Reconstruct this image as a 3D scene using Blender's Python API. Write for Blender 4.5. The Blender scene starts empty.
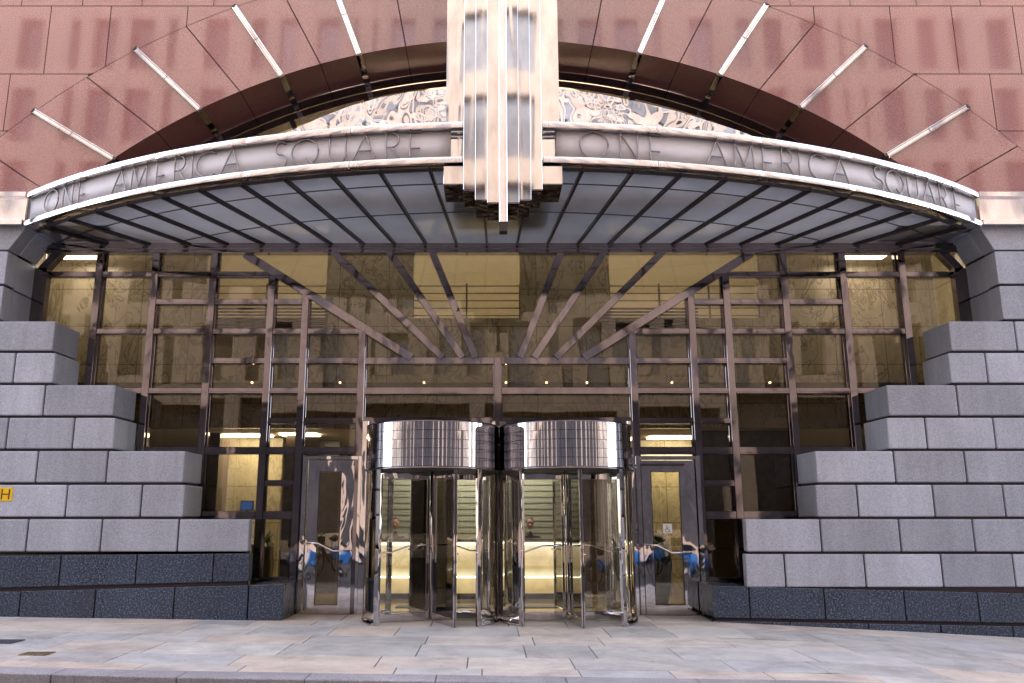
import bpy, bmesh, math, random
import numpy as np
from mathutils import Vector, Matrix
random.seed(7)
PI = math.pi
scene = bpy.context.scene
col = scene.collection

# ------------------------------------------------------------------ camera
F, CX, CY, CAMZ = 825.0, 487.0, 341.5, 1.55
PITCH = math.atan((515-341.5)/F)
cd = bpy.data.cameras.new('camera'); cam = bpy.data.objects.new('camera', cd); col.objects.link(cam)
cam.location = (0, 0, CAMZ); cam.rotation_euler = (PI/2+PITCH, 0, 0)
cd.sensor_width = 36; cd.lens = F*36/1024; cd.shift_x = (512-CX)/1024
cd.clip_end = 500; scene.camera = cam
sp_, cp_ = math.sin(PITCH), math.cos(PITCH)
def P(px, py, Y):                       # where the sight line of a measured point meets the plane y=Y
    dx = (px-CX)/F; dy = (CY-py)/F
    t = Y/(cp_-dy*sp_)
    return Vector((dx*t, Y, CAMZ+(sp_+dy*cp_)*t))
def PX(px, py, Y): return P(px, py, Y).x
def PZ(py, Y): return P(CX, py, Y).z

DS, DM, DG = 12.5, 13.3, 13.42          # stone front, mullion face, glass
AX = PX(499.5, 400, DM)                 # facade axis

# ------------------------------------------------------------------ materials
def newmat(name):
    m = bpy.data.materials.new(name); m.use_nodes = True
    nt = m.node_tree; nt.nodes.clear()
    out = nt.nodes.new('ShaderNodeOutputMaterial')
    return m, nt, out
def N(nt, t, **kw):
    n = nt.nodes.new(t)
    for k, v in kw.items():
        if k in ('inputs',):
            for a, b in v.items(): n.inputs[a].default_value = b
        else: setattr(n, k, v)
    return n
def L(nt, a, b): nt.links.new(a, b)
def ramp(nt, fac, stops):
    r = N(nt, 'ShaderNodeValToRGB'); e = r.color_ramp.elements
    e[0].position, e[0].color = stops[0][0], (*stops[0][1], 1)
    e[1].position, e[1].color = stops[-1][0], (*stops[-1][1], 1)
    for p, c in stops[1:-1]:
        x = e.new(p); x.color = (*c, 1)
    L(nt, fac, r.inputs[0]); return r.outputs[0]
def mixc(nt, mode, fac, a, b):
    m = N(nt, 'ShaderNodeMix', data_type='RGBA', blend_type=mode)
    if isinstance(fac, (int, float)): m.inputs[0].default_value = fac
    else: L(nt, fac, m.inputs[0])
    for s, v in ((6, a), (7, b)):
        if isinstance(v, tuple): m.inputs[s].default_value = (*v, 1)
        else: L(nt, v, m.inputs[s])
    return m.outputs[2]
def pbsdf(nt, out, **kw):
    b = N(nt, 'ShaderNodeBsdfPrincipled')
    for k, v in kw.items():
        i = b.inputs[k.replace('_', ' ')]
        if hasattr(v, 'is_linked') or hasattr(v, 'links'): L(nt, v, i)
        else: i.default_value = (*v, 1) if isinstance(v, tuple) and len(v) == 3 else v
    L(nt, b.outputs[0], out.inputs[0]); return b
def coords(nt):
    g = N(nt, 'ShaderNodeNewGeometry'); return g.outputs['Position'], g.outputs['Random Per Island']
def noise(nt, vec, scale, detail=2, rough=.5, dist=0):
    n = N(nt, 'ShaderNodeTexNoise'); n.inputs['Scale'].default_value = scale
    n.inputs['Detail'].default_value = detail; n.inputs['Roughness'].default_value = rough
    n.inputs['Distortion'].default_value = dist
    L(nt, vec, n.inputs['Vector']); return n.outputs['Fac']
def scaled(nt, vec, s):
    m = N(nt, 'ShaderNodeMapping'); m.inputs['Scale'].default_value = s
    L(nt, vec, m.inputs['Vector']); return m.outputs[0]
def bump(nt, h, strength, dist):
    b = N(nt, 'ShaderNodeBump'); b.inputs['Strength'].default_value = strength
    b.inputs['Distance'].default_value = dist; L(nt, h, b.inputs['Height']); return b.outputs[0]

def speckled(name, c_lo, c_mid, c_hi, rough, scale=90, var=.18, spec=.5, stain=.25, rvar=0.05):
    """granite: fine crystals, a tone of its own per block, soft weathering"""
    m, nt, out = newmat(name); pos, rnd = coords(nt)
    f = noise(nt, pos, scale, 3, .75)
    c = ramp(nt, f, [(.33, c_lo), (.5, c_mid), (.68, c_hi)])
    v = N(nt, 'ShaderNodeMapRange'); v.inputs['To Min'].default_value = 1-var; v.inputs['To Max'].default_value = 1+var*.6
    L(nt, rnd, v.inputs['Value'])
    c = mixc(nt, 'MULTIPLY', 1.0, c, v.outputs[0])
    w = noise(nt, scaled(nt, pos, (1.2, 1.2, .5)), 1.4, 5, .6)
    wc = ramp(nt, w, [(.3, (1-stain,)*3), (.7, (1, 1, 1))])
    c = mixc(nt, 'MULTIPLY', 1.0, c, wc)
    st = noise(nt, scaled(nt, pos, (5, 5, .35)), 1.6, 5, .65)
    c = mixc(nt, 'MULTIPLY', 1.0, c, ramp(nt, st, [(.30, (1-stain*(.25 if rough < .2 else .5),)*3), (.56, (1, 1, 1))]))
    rr = N(nt, 'ShaderNodeMapRange'); rr.inputs['To Min'].default_value = rough-rvar; rr.inputs['To Max'].default_value = rough+rvar
    L(nt, w, rr.inputs['Value'])
    b = pbsdf(nt, out, Base_Color=c, Roughness=rr.outputs[0], Specular_IOR_Level=spec)
    L(nt, bump(nt, f, .15, .002), b.inputs['Normal'])
    return m
def chrome(name, colr, rough=.06, wave=.25, wdist=.05, wscale=(1, 1, 1), ws=1.5, streak=0.0, tint=None):
    m, nt, out = newmat(name); pos, rnd = coords(nt)
    w = noise(nt, scaled(nt, pos, wscale), ws, 2, .4, .4)
    d = noise(nt, scaled(nt, pos, (1, 1, .35)), 6, 5, .65)
    c = mixc(nt, 'MIX', .5, colr, tuple(x*.78 for x in colr))
    dc = ramp(nt, d, [(.35, tuple(x*.8 for x in colr)), (.6, colr)])
    rr = N(nt, 'ShaderNodeMapRange'); rr.inputs['To Min'].default_value = rough*.7; rr.inputs['To Max'].default_value = rough*1.8
    L(nt, d, rr.inputs['Value'])
    b = pbsdf(nt, out, Base_Color=dc, Metallic=1.0, Roughness=rr.outputs[0])
    L(nt, bump(nt, w, wave, wdist), b.inputs['Normal'])
    return m
def plain(name, colr, rough=.5, metallic=0., nv=.15, scale=8, spec=.5):
    m, nt, out = newmat(name); pos, rnd = coords(nt)
    f = noise(nt, pos, scale, 4, .6)
    c = ramp(nt, f, [(.3, tuple(x*(1-nv) for x in colr)), (.7, tuple(min(1, x*(1+nv)) for x in colr))])
    pbsdf(nt, out, Base_Color=c, Roughness=rough, Metallic=metallic, Specular_IOR_Level=spec); return m
def glass(name, tint, refl=.04, rough=.0, wave=.04):
    m, nt, out = newmat(name); pos, rnd = coords(nt)
    fr = N(nt, 'ShaderNodeFresnel'); fr.inputs['IOR'].default_value = 1.5
    ad = N(nt, 'ShaderNodeMath', operation='MULTIPLY_ADD'); ad.inputs[1].default_value = 1.0; ad.inputs[2].default_value = refl
    L(nt, fr.outputs[0], ad.inputs[0])
    t = N(nt, 'ShaderNodeBsdfTransparent'); t.inputs[0].default_value = (*tint, 1)
    g = N(nt, 'ShaderNodeBsdfGlossy'); g.inputs['Roughness'].default_value = rough; g.inputs[0].default_value = (.95, .93, .9, 1)
    w = noise(nt, pos, .9, 1, .4)
    oi = N(nt, 'ShaderNodeObjectInfo'); wn = N(nt, 'ShaderNodeTexWhiteNoise', noise_dimensions='1D'); L(nt, oi.outputs['Random'], wn.inputs['W'])
    sb = N(nt, 'ShaderNodeVectorMath', operation='SUBTRACT'); L(nt, wn.outputs['Color'], sb.inputs[0]); sb.inputs[1].default_value = (.5, .5, .5)
    sc = N(nt, 'ShaderNodeVectorMath', operation='SCALE'); L(nt, sb.outputs[0], sc.inputs[0]); sc.inputs['Scale'].default_value = .022
    an = N(nt, 'ShaderNodeVectorMath', operation='ADD'); L(nt, bump(nt, w, wave, .05), an.inputs[0]); L(nt, sc.outputs[0], an.inputs[1])
    nn = N(nt, 'ShaderNodeVectorMath', operation='NORMALIZE'); L(nt, an.outputs[0], nn.inputs[0]); L(nt, nn.outputs[0], g.inputs['Normal'])
    mx = N(nt, 'ShaderNodeMixShader'); L(nt, ad.outputs[0], mx.inputs[0]); L(nt, t.outputs[0], mx.inputs[1]); L(nt, g.outputs[0], mx.inputs[2])
    L(nt, mx.outputs[0], out.inputs[0]); return m
def emit(name, colr, s):
    m, nt, out = newmat(name); e = N(nt, 'ShaderNodeEmission'); e.inputs[0].default_value = (*colr, 1); e.inputs[1].default_value = s
    L(nt, e.outputs[0], out.inputs[0]); return m

M = {}
M['stone'] = speckled('grey_granite', (.27, .285, .345), (.43, .45, .53), (.60, .62, .70), .55, 95, .24, .4, .22)
M['stone_side'] = M['stone']
M['dark_stone'] = speckled('blue_black_granite', (.012, .018, .032), (.030, .042, .072), (.20, .25, .35), .28, 42, .15, .5, .2)
M['red'] = speckled('polished_red_granite', (.20, .056, .052), (.33, .106, .098), (.45, .195, .178), .13, 60, .09, .62, .14, .03)
for n_ in M['red'].node_tree.nodes:
    if n_.type == 'BSDF_PRINCIPLED':
        n_.inputs['Coat Weight'].default_value = 1; n_.inputs['Coat Roughness'].default_value = .05; n_.inputs['Coat IOR'].default_value = 1.72
M['red_dark'] = speckled('honed_red_granite', (.29, .10, .095), (.41, .155, .145), (.50, .22, .20), .45, 60, .1, .4, .14, .04)
M['joint'] = plain('dark_joint', (.035, .025, .03), .9)
M['joint_red'] = plain('dark_red_joint', (.06, .03, .03), .9)
M['chrome'] = chrome('polished_steel', (.80, .76, .77), .07, .12, .03, (1, 1, .6), 1.1)
M['chrome_wavy'] = chrome('wavy_polished_steel', (.64, .63, .64), .03, .8, .15, (1.25, 1, 1.0), 1.0)
M['chrome_pier'] = chrome('polished_pier_steel', (.64, .61, .59), .04, .24, .03, (2.2, 2.2, .14), 1.2)
M['steel'] = chrome('bronze_tinted_steel', (.205, .178, .19), .05, .3, .03, (1, 1, 1), 1.6)
M['steel_door'] = chrome('polished_door_steel', (.62, .58, .585), .025, .35, .03, (1.4, 1.4, .7), 1.8)
M['pier_under'] = chrome('dark_reflection_steel', (.16, .12, .12), .06, .8, .06, (1, 1, 1), 4)  # dark reflection on the pier undersides, put into the base colour
M['panel'] = plain('brushed_fascia_steel', (.70, .68, .73), .55, .0, .06, 3)
M['letter'] = chrome('letter_steel', (.28, .24, .24), .25, .1, .01)
M['black_metal'] = plain('blackened_steel', (.055, .045, .048), .35, .6)
M['rib'] = plain('dark_bronze_rib', (.07, .058, .06), .3, .8)
M['ringbar'] = plain('slim_bronze_bar', (.14, .125, .13), .35, .5)
M['rail'] = plain('bronze_rail', (.16, .13, .10), .4, .5)
M['black'] = plain('black_rubber', (.012, .012, .013), .6)
M['glass'] = glass('brown_window_glass', (.76, .72, .63), .0)
M['glass_clear'] = glass('clear_door_glass', (.93, .935, .92), .03)
M['glass_door'] = glass('door_leaf_glass', (.80, .76, .62), .05)

m, nt, out = newmat('milky_canopy_glass'); pos, rnd = coords(nt)
f = noise(nt, pos, 1.6, 6, .7)
c = ramp(nt, f, [(.3, (.86, .85, .86)), (.62, (.98, .97, .98))])
d = N(nt, 'ShaderNodeBsdfDiffuse'); t = N(nt, 'ShaderNodeBsdfTranslucent'); L(nt, c, d.inputs[0]); L(nt, c, t.inputs[0])
mx = N(nt, 'ShaderNodeMixShader'); mx.inputs[0].default_value = .9; L(nt, d.outputs[0], mx.inputs[1]); L(nt, t.outputs[0], mx.inputs[2])
g = N(nt, 'ShaderNodeBsdfGlossy'); g.inputs['Roughness'].default_value = .06; g.inputs[0].default_value = (.9, .9, .95, 1)
fr = N(nt, 'ShaderNodeFresnel'); fr.inputs['IOR'].default_value = 1.6
mx2 = N(nt, 'ShaderNodeMixShader'); L(nt, fr.outputs[0], mx2.inputs[0]); L(nt, mx.outputs[0], mx2.inputs[1]); L(nt, g.outputs[0], mx2.inputs[2])
L(nt, mx2.outputs[0], out.inputs[0]); M['soffit'] = m

m, nt, out = newmat('york_stone_paving'); pos, rnd = coords(nt)
c = ramp(nt, rnd, [(0, (.44, .42, .405)), (.25, (.51, .485, .465)), (.45, (.60, .50, .43)), (.65, (.61, .57, .53)), (.85, (.46, .455, .465)), (1, (.64, .53, .44))])
f = noise(nt, pos, 2.5, 6, .65); f2 = noise(nt, pos, 60, 3, .7)
c = mixc(nt, 'MULTIPLY', 1, c, ramp(nt, f, [(.3, (.74, .72, .72)), (.65, (1.04, 1.02, 1.0))]))
c = mixc(nt, 'MULTIPLY', 1, c, ramp(nt, f2, [(.3, (.86, .86, .86)), (.7, (1.05, 1.05, 1.05))]))
f3 = noise(nt, pos, 9, 5, .8)
c = mixc(nt, 'MULTIPLY', 1, c, ramp(nt, f3, [(.60, (1, 1, 1)), (.74, (.62, .60, .58))]))
f4 = noise(nt, pos, 1.1, 6, .7, .6)
c = mixc(nt, 'MULTIPLY', 1, c, ramp(nt, f4, [(.38, (.78, .77, .78)), (.52, (1, 1, 1))]))
vo = N(nt, 'ShaderNodeTexVoronoi'); vo.inputs['Scale'].default_value = 3.4; L(nt, pos, vo.inputs['Vector'])
c = mixc(nt, 'MULTIPLY', 1, c, ramp(nt, vo.outputs['Distance'], [(.045, (.55, .54, .54)), (.075, (1, 1, 1))]))
b = pbsdf(nt, out, Base_Color=c, Roughness=.75); L(nt, bump(nt, f2, .25, .003), b.inputs['Normal']); M['paving'] = m
M['paving_joint'] = plain('paving_joint', (.25, .22, .20), .95)
M['kerb'] = speckled('kerb_granite', (.22, .19, .2), (.36, .33, .35), (.48, .46, .48), .7, 70, .12, .3, .3)
M['asphalt'] = speckled('asphalt', (.03, .03, .032), (.05, .05, .054), (.09, .09, .095), .85, 120, .05, .3, .3)

def marble(name, base, vein, rough=.25, sc=1.0):
    m, nt, out = newmat(name); pos, rnd = coords(nt)
    mp_ = scaled(nt, pos, (1.0, 1.0, .55))
    rt = N(nt, 'ShaderNodeMapping'); rt.inputs['Rotation'].default_value = (0, .6, .3); L(nt, mp_, rt.inputs['Vector'])
    n1 = noise(nt, rt.outputs[0], 2.2*sc, 7, .62, 1.4)
    c = ramp(nt, n1, [(.36, base), (.455, tuple(x*1.08 for x in base)), (.488, vein), (.515, tuple(x*1.1 for x in base)), (.60, base), (.68, tuple(x*.82 for x in base))])
    f = noise(nt, pos, 2*sc, 5, .6)
    c = mixc(nt, 'MULTIPLY', 1, c, ramp(nt, f, [(.3, (.75, .74, .72)), (.7, (1.05, 1.05, 1.05))]))
    # slab joints
    br = N(nt, 'ShaderNodeTexBrick'); br.offset = 0; br.inputs['Color1'].default_value = (1, 1, 1, 1); br.inputs['Color2'].default_value = (.9, .89, .87, 1)
    br.inputs['Mortar'].default_value = (.45, .42, .4, 1); br.inputs['Scale'].default_value = 1; br.inputs['Mortar Size'].default_value = .008
    br.inputs['Brick Width'].default_value = .9; br.inputs['Row Height'].default_value = .7
    mp = N(nt, 'ShaderNodeMapping'); mp.inputs['Rotation'].default_value = (PI/2, 0, 0); L(nt, pos, mp.inputs['Vector']); L(nt, mp.outputs[0], br.inputs['Vector'])
    c = mixc(nt, 'MULTIPLY', 1, c, br.outputs['Color'])
    pbsdf(nt, out, Base_Color=c, Roughness=rough); return m
M['marble'] = marble('veined_brown_marble', (.42, .375, .29), (.2, .165, .12))
M['marble_pale'] = marble('pale_gold_marble', (.62, .56, .42), (.46, .40, .28))
M['plaster'] = plain('cream_plaster', (.60, .55, .44), .8, 0, .05)
M['dark_wall'] = plain('dark_brown_stone', (.07, .05, .04), .25, 0, .35)
M['green_wall'] = plain('grey_green_glass_wall', (.25, .26, .215), .2, 0, .06)
M['text_dark'] = plain('dark_lettering', (.06, .07, .06), .5)
M['lobby_floor'] = plain('polished_lobby_floor', (.42, .34, .22), .12, 0, .15, 3)
M['slot'] = plain('louvre_shadow', (.05, .04, .03), .8)
m, nt, out = newmat('backlit_onyx'); pos, rnd = coords(nt); sx = N(nt, 'ShaderNodeSeparateXYZ'); L(nt, pos, sx.inputs[0])
mr = N(nt, 'ShaderNodeMapRange'); mr.inputs['From Min'].default_value = .1; mr.inputs['From Max'].default_value = 1.05; L(nt, sx.outputs[2], mr.inputs['Value'])
cc = ramp(nt, mr.outputs[0], [(0, (.42, .29, .11)), (.30, (.80, .62, .32)), (.38, (1.0, .88, .60)), (.5, (.60, .45, .20)), (.72, (.68, .52, .26)), (1, (1.0, .88, .62))])
nz = ramp(nt, noise(nt, pos, 3, 5, .6), [(.3, (.75, .72, .68)), (.7, (1.05, 1.03, 1.0))]); cc = mixc(nt, 'MULTIPLY', 1, cc, nz)
e = N(nt, 'ShaderNodeEmission'); L(nt, cc, e.inputs[0]); e.inputs[1].default_value = 1.5; L(nt, e.outputs[0], out.inputs[0]); M['desk_glow'] = m
M['strip'] = emit('warm_light_strip', (1.0, .90, .66), 5.0)
M['lamp'] = emit('ceiling_cove_light', (1.0, .90, .77), 16)
M['lamp2'] = emit('lobby_cove_light', (1.0, .88, .66), 32)
M['downlight'] = emit('downlight', (1.0, .66, .34), 14)
M['screen'] = emit('screen_blue', (.05, .12, .4), 1.0)
M['leaf'] = plain('leaf_green', (.07, .13, .035), .5, 0, .5, 30)
M['pot'] = plain('bronze_urn', (.06, .045, .035), .3, .5)
M['yellow'] = plain('yellow_enamel', (.85, .50, .01), .35, 0, .05)
M['white'] = plain('white_enamel', (.8, .8, .8), .4, 0, .03)
M['skin'] = plain('skin', (.42, .24, .17), .5, 0, .05)
M['cloth'] = plain('dark_cloth', (.03, .03, .04), .9, 0, .2)
M['hair'] = plain('dark_hair', (.02, .014, .01), .6)
M['rust'] = plain('rusted_brass', (.30, .20, .07), .5, .5, .5, 40)
M['iron'] = plain('cast_iron', (.10, .10, .12), .5, .5, .3, 30)
M['limestone'] = plain('pale_portland_stone', (.46, .38, .32), .8, 0, .12, 1.5)
M['limestone2'] = plain('warm_portland_stone', (.70, .55, .44), .8, 0, .12, 1.5)
M['win_dark'] = plain('dark_window_glass', (.22, .23, .26), .08, 0, .2, 1)
M['glaze_dark'] = plain('shop_glazing', (.055, .055, .065), .06, 0, .3, 1)
M['blue'] = plain('blue_mudguard', (.01, .25, .72), .35, 0, .05)
M['tyre'] = plain('tyre', (.02, .02, .02), .8)
M['frame_paint'] = plain('silver_frame', (.35, .36, .38), .35, .6)

# ------------------------------------------------------------------ object helpers
WL = {}
def tag(o, label=None, cat=None, group=None, kind=None):
    if label: o['label'] = label
    if cat: o['category'] = cat
    if group: o['group'] = group
    if kind: o['kind'] = kind
    return o
def empty(name, loc, label, cat, group=None):
    o = bpy.data.objects.new(name, None); col.objects.link(o); o.location = loc
    o.empty_display_size = .2
    WL[o.name] = Vector(loc); return tag(o, label, cat, group)
class MB:
    def __init__(s): s.v = []; s.f = []; s.sm = []
    def poly_ext(s, pts, d):            # pts: list of 3D (planar), extruded by vector d
        n = len(pts); b = len(s.v); d = Vector(d)
        s.v += [Vector(p) for p in pts] + [Vector(p)+d for p in pts]
        s.f.append(list(range(b, b+n))); s.f.append([b+n+i for i in range(n)][::-1])
        for i in range(n):
            j = (i+1) % n; s.f.append([b+j, b+i, b+n+i, b+n+j])
    def box(s, x0, x1, y0, y1, z0, z1):
        s.poly_ext([(x0, y0, z0), (x1, y0, z0), (x1, y0, z1), (x0, y0, z1)], (0, y1-y0, 0))
    def quad(s, *p):
        b = len(s.v); s.v += [Vector(q) for q in p]; s.f.append(list(range(b, b+len(p))))
    def bar(s, a, b, w, h, up=(0, 0, 1)):
        a = Vector(a); b = Vector(b); d = (b-a).normalized(); up = Vector(up)
        sd = d.cross(up).normalized(); u = sd.cross(d).normalized()
        c = [a+sd*(w/2)*i+u*(h/2)*j for i, j in ((-1, -1), (1, -1), (1, 1), (-1, 1))]
        s.poly_ext(c, b-a)
    def tube(s, pts, r, n=8, cap=True, radii=None):
        pts = [Vector(p) for p in pts]; rings = []; prev = None
        for i, p in enumerate(pts):
            if i == 0: d = pts[1]-p
            elif i == len(pts)-1: d = p-pts[-2]
            else: d = (pts[i+1]-p).normalized()+(p-pts[i-1]).normalized()
            d = d.normalized() if d.length > 1e-9 else Vector((0, 0, 1))
            if prev is None:
                a = Vector((0, 0, 1)) if abs(d.z) < .9 else Vector((1, 0, 0))
                u = d.cross(a).normalized()
            else:
                u = (prev-d*prev.dot(d)); u = u.normalized() if u.length > 1e-6 else d.orthogonal().normalized()
            prev = u; w = d.cross(u); rr = radii[i] if radii else r
            b = len(s.v); s.v += [p+(u*math.cos(2*PI*k/n)+w*math.sin(2*PI*k/n))*rr for k in range(n)]
            rings.append(b)
        for a, b in zip(rings, rings[1:]):
            for k in range(n):
                j = (k+1) % n; s.f.append([a+k, a+j, b+j, b+k]); s.sm.append(len(s.f)-1)
        if cap:
            s.f.append([rings[0]+k for k in range(n)][::-1]); s.f.append([rings[-1]+k for k in range(n)])
    def lathe(s, prof, c, n=32, smooth=True):       # prof: [(r,z)], around vertical axis at c
        rings = []
        for r, z in prof:
            b = len(s.v); rings.append(b)
            s.v += [Vector((c[0]+r*math.cos(2*PI*k/n), c[1]+r*math.sin(2*PI*k/n), c[2]+z)) for k in range(n)]
        for a, b in zip(rings, rings[1:]):
            for k in range(n):
                j = (k+1) % n; s.f.append([a+k, a+j, b+j, b+k])
                if smooth: s.sm.append(len(s.f)-1)
    def grid(s, fn, us, vs, smooth=True, closed=False):
        b = len(s.v); nu, nv = len(us), len(vs)
        for v in vs:
            for u in us: s.v.append(Vector(fn(u, v)))
        for j in range(nv-1):
            for i in range(nu-1):
                s.f.append([b+j*nu+i, b+j*nu+i+1, b+(j+1)*nu+i+1, b+(j+1)*nu+i])
                if smooth: s.sm.append(len(s.f)-1)
    def build(s, name, mat, parent=None, bevel=0, seg=1, fix=True):
        off = WL[parent.name] if parent else Vector((0, 0, 0))
        me = bpy.data.meshes.new(name)
        me.from_pydata([tuple(v-off) for v in s.v], [], s.f); me.update()
        for i in s.sm: me.polygons[i].use_smooth = True
        if fix:
            bm = bmesh.new(); bm.from_mesh(me); bmesh.ops.recalc_face_normals(bm, faces=bm.faces); bm.to_mesh(me); bm.free()
        me.materials.append(mat)
        o = bpy.data.objects.new(name, me); col.objects.link(o)
        if parent: o.parent = parent
        WL[o.name] = off.copy()
        if bevel:
            md = o.modifiers.new('bevel', 'BEVEL'); md.width = bevel; md.segments = seg; md.limit_method = 'ANGLE'; md.angle_limit = math.radians(40)
        return o
def ibox(name, mat, parent, *a, bevel=0):
    m = MB(); m.box(*a); return m.build(name, mat, parent, bevel)
def copy_tree(o, parent=None):
    c = o.copy(); col.objects.link(c); c.parent = parent
    for ch in list(o.children): copy_tree(ch, c)
    return c

# ------------------------------------------------------------------ ground
GP = [(-40, .35), (-8, .12), (-3.2, .055), (3.4, .035), (8.1, -.20), (14, -.46), (40, -1.4)]
def g(x):
    for (a, za), (b, zb) in zip(GP, GP[1:]):
        if x <= b: return za+(zb-za)*(x-a)/(b-a)
    return GP[-1][1]
def curb(x): return 8.06-.062*x
xs = [-40, -25, -14, -11, -8, -5.5, -3.2, -1, 1, 3.4, 5, 6.5, 8.1, 10, 14, 25, 40]
mb = MB(); mb.grid(lambda u, v: (u, curb(u)+.02 if v < 0 else v, g(u)-.022), xs, [-1, 14])
mb.build('pavement_base', M['paving_joint'], fix=False)['kind'] = 'structure'
mb = MB()
rowd = [.78, .62, .92, .70, .86, .66, .95, .74]
y = 13.3; k = 0; rows = []
while y > 6.0:
    d = rowd[k % len(rowd)]; rows.append((y-d, y)); y -= d; k += 1
sk = -.062
for (ya, yb) in rows:
    x = -16+random.random()
    while x < 16:
        w = random.uniform(.75, 1.6); x1 = x+w
        j = .006; y0, y1 = ya+j, yb-j
        # rows run parallel to the kerb near it, straight at the wall
        def ys(xx, yy): return yy+sk*xx*max(0, min(1, (13.3-yy)/5.2))
        def cl(xx, yy): return max(ys(xx, yy), curb(xx)+.335)
        q = [(x+j, cl(x+j, y0)), (x1-j, cl(x1-j, y0)), (x1-j, cl(x1-j, y1)), (x+j, cl(x+j, y1))]
        if q[2][1]-q[1][1] > .05 and q[3][1]-q[0][1] > .05:
            dz = random.uniform(0, .0025)
            mb.poly_ext([(a, b, g(a)+dz) for a, b in q], (0, 0, -.03))
        x = x1
o = mb.build('pavement', M['paving'], bevel=.003); o['kind'] = 'structure'
mb = MB(); x = -20
while x < 20:
    x1 = x+1.22
    mb.poly_ext([(x+.004, curb(x), g(x)+.004), (x1-.004, curb(x1), g(x1)+.004), (x1-.004, curb(x1)+.32, g(x1)+.004), (x+.004, curb(x)+.32, g(x)+.004)], (0, 0, -.3))
    x = x1
mb.build('kerb', M['kerb'], bevel=.012, seg=2)['kind'] = 'structure'
mb = MB(); mb.grid(lambda u, v: (u, curb(u)+.1 if v > 0 else v, g(u)-.13), xs, [-12, 1]); mb.build('road', M['asphalt'], fix=False)['kind'] = 'structure'
mb = MB(); mb.quad((-150, -150, -1.6), (150, -150, -1.6), (150, 150, -1.6), (-150, 150, -1.6)); mb.build('ground', M['asphalt'], fix=False)['kind'] = 'structure'
mb = MB(); mb.grid(lambda u, v: (u, v, g(u)), xs, [-12, -2.2]); mb.build('far_pavement', M['paving'], fix=False)['kind'] = 'structure'

# ------------------------------------------------------------------ building
B = empty('office_building', (AX, DM, 0), 'office building entrance of red and grey granite with a curved steel canopy', 'building')

# ---- stone stepped walls
zr = [PZ(y, DS) for y in (321, 354, 387, 420, 453, 486, 519)]
dz = (zr[0]-zr[6])/6
zl = [zr[0]-dz*i for i in range(9)]         # course boundaries downwards
Lx = lambda px, py: PX(px, py, DS)
# (z_top, z_bot, x_edge, joints, material, x_far)
def courses(side):
    rows = []
    if side < 0:
        E = [54, 54, 114, 114, 184, 184, 249]
        J = [[-20], [14], [43.7, -28], [73, 6.7], [106.6, 36.5], [141, 66, -8], [178, 101, 27]]
    else:
        E = [950, 950, 888, 888, 816.5, 816.5, 746, 746]
        J = [[1016], [987], [958], [926.6, 995], [895, 966], [858, 934, 1004.6], [821, 900, 974], [785, 865, 942, 1014]]
    for i, (e, js) in enumerate(zip(E, J)):
        zt, zb = zl[i], zl[i]-dz; py = 335+33*i
        rows.append((zt, zb, Lx(e, py), [Lx(q, py) for q in js]))
    return rows
GAP = .022
def lay(mb, side, zt, zb, xe, js, y0=DS, y1=DM-.01, ext=17):
    if y1 == 'short': y1 = DS+.16
    """blocks of a course from its end xe outwards; zt/zb can be functions of x"""
    T = zt if callable(zt) else (lambda x: zt); Bz = zb if callable(zb) else (lambda x: zb)
    js = sorted(js, key=lambda v: v*side)
    pts = [xe]+js
    while abs(pts[-1]) < ext: pts.append(pts[-1]+side*1.13)
    for i, (a, b) in enumerate(zip(pts, pts[1:])):
        ga = 0 if i == 0 else GAP/2*side; a2, b2 = a+ga, b-GAP/2*side
        if abs(b2-a2) < .05: continue
        p = [(a2, y0, Bz(a2)+.034), (b2, y0, Bz(b2)+.034), (b2, y0, T(b2)-.004), (a2, y0, T(a2)-.004)]
        # weathered top: a small sloped wash on the upper arris
        mb.poly_ext(p, (0, (y1 if i == 0 else y0+.3)-y0, 0))
for side in (-1, 1):
    mb = MB(); back = MB()
    for (zt, zb, xe, js) in courses(side):
        lay(mb, side, zt, zb, xe, js, DS, 'short' if zb < zl[6]-.01 else DM-.01)
        a, b = sorted((xe+side*.035, side*17)); back.box(a, b, DS+.035, DS+.15 if zb < zl[6]-.01 else DM-.03, zb-.002, zt-.03)
    mb.build('stone_wall', M['stone'], B, bevel=.018, seg=2)
    back.build('wall_joint', M['joint'], B)
# ---- plinth courses follow the pavement
def P2(px, py): return P(px, py, DS)
def line(p0, p1):
    a, b = P2(*p0), P2(*p1)
    return lambda x: a.z+(b.z-a.z)*(x-a.x)/(b.x-a.x)
zc7 = zl[7]
# left: two dark courses
l_top = line((0, 555), (250, 552.5)); l_mid = line((0, 590), (250, 583.5)); l_bot = lambda x: g(x)-.15
mb = MB(); back = MB()
lay(mb, -1, lambda x: l_top(x)-.01, lambda x: l_mid(x), Lx(249, 570), [Lx(213, 570), Lx(136, 570), Lx(60, 570), Lx(-15, 570)], DS+.0, 'short')
lay(mb, -1, lambda x: l_mid(x)-.022, l_bot, Lx(283, 600), [Lx(248, 600), Lx(174, 600), Lx(95, 600), Lx(20, 600)], DS+.0, DM-.01)
mb.build('plinth', M['dark_stone'], B, bevel=.008, seg=2)
back.poly_ext([(-17, DS+.035, -.3), (Lx(249, 570)-.035, DS+.035, -.3), (Lx(249, 570)-.035, DS+.035, l_top(-3)+.02), (-17, DS+.035, l_top(-17)+.02)], (0, .10, 0))
back.build('wall_joint', M['joint'], B)
r_bot7 = line((745, 585), (1024, 592)); r_bot8 = line((709, 620), (1024, 625.5))
mb = MB(); back = MB()
zt7 = zl[7]
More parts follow.
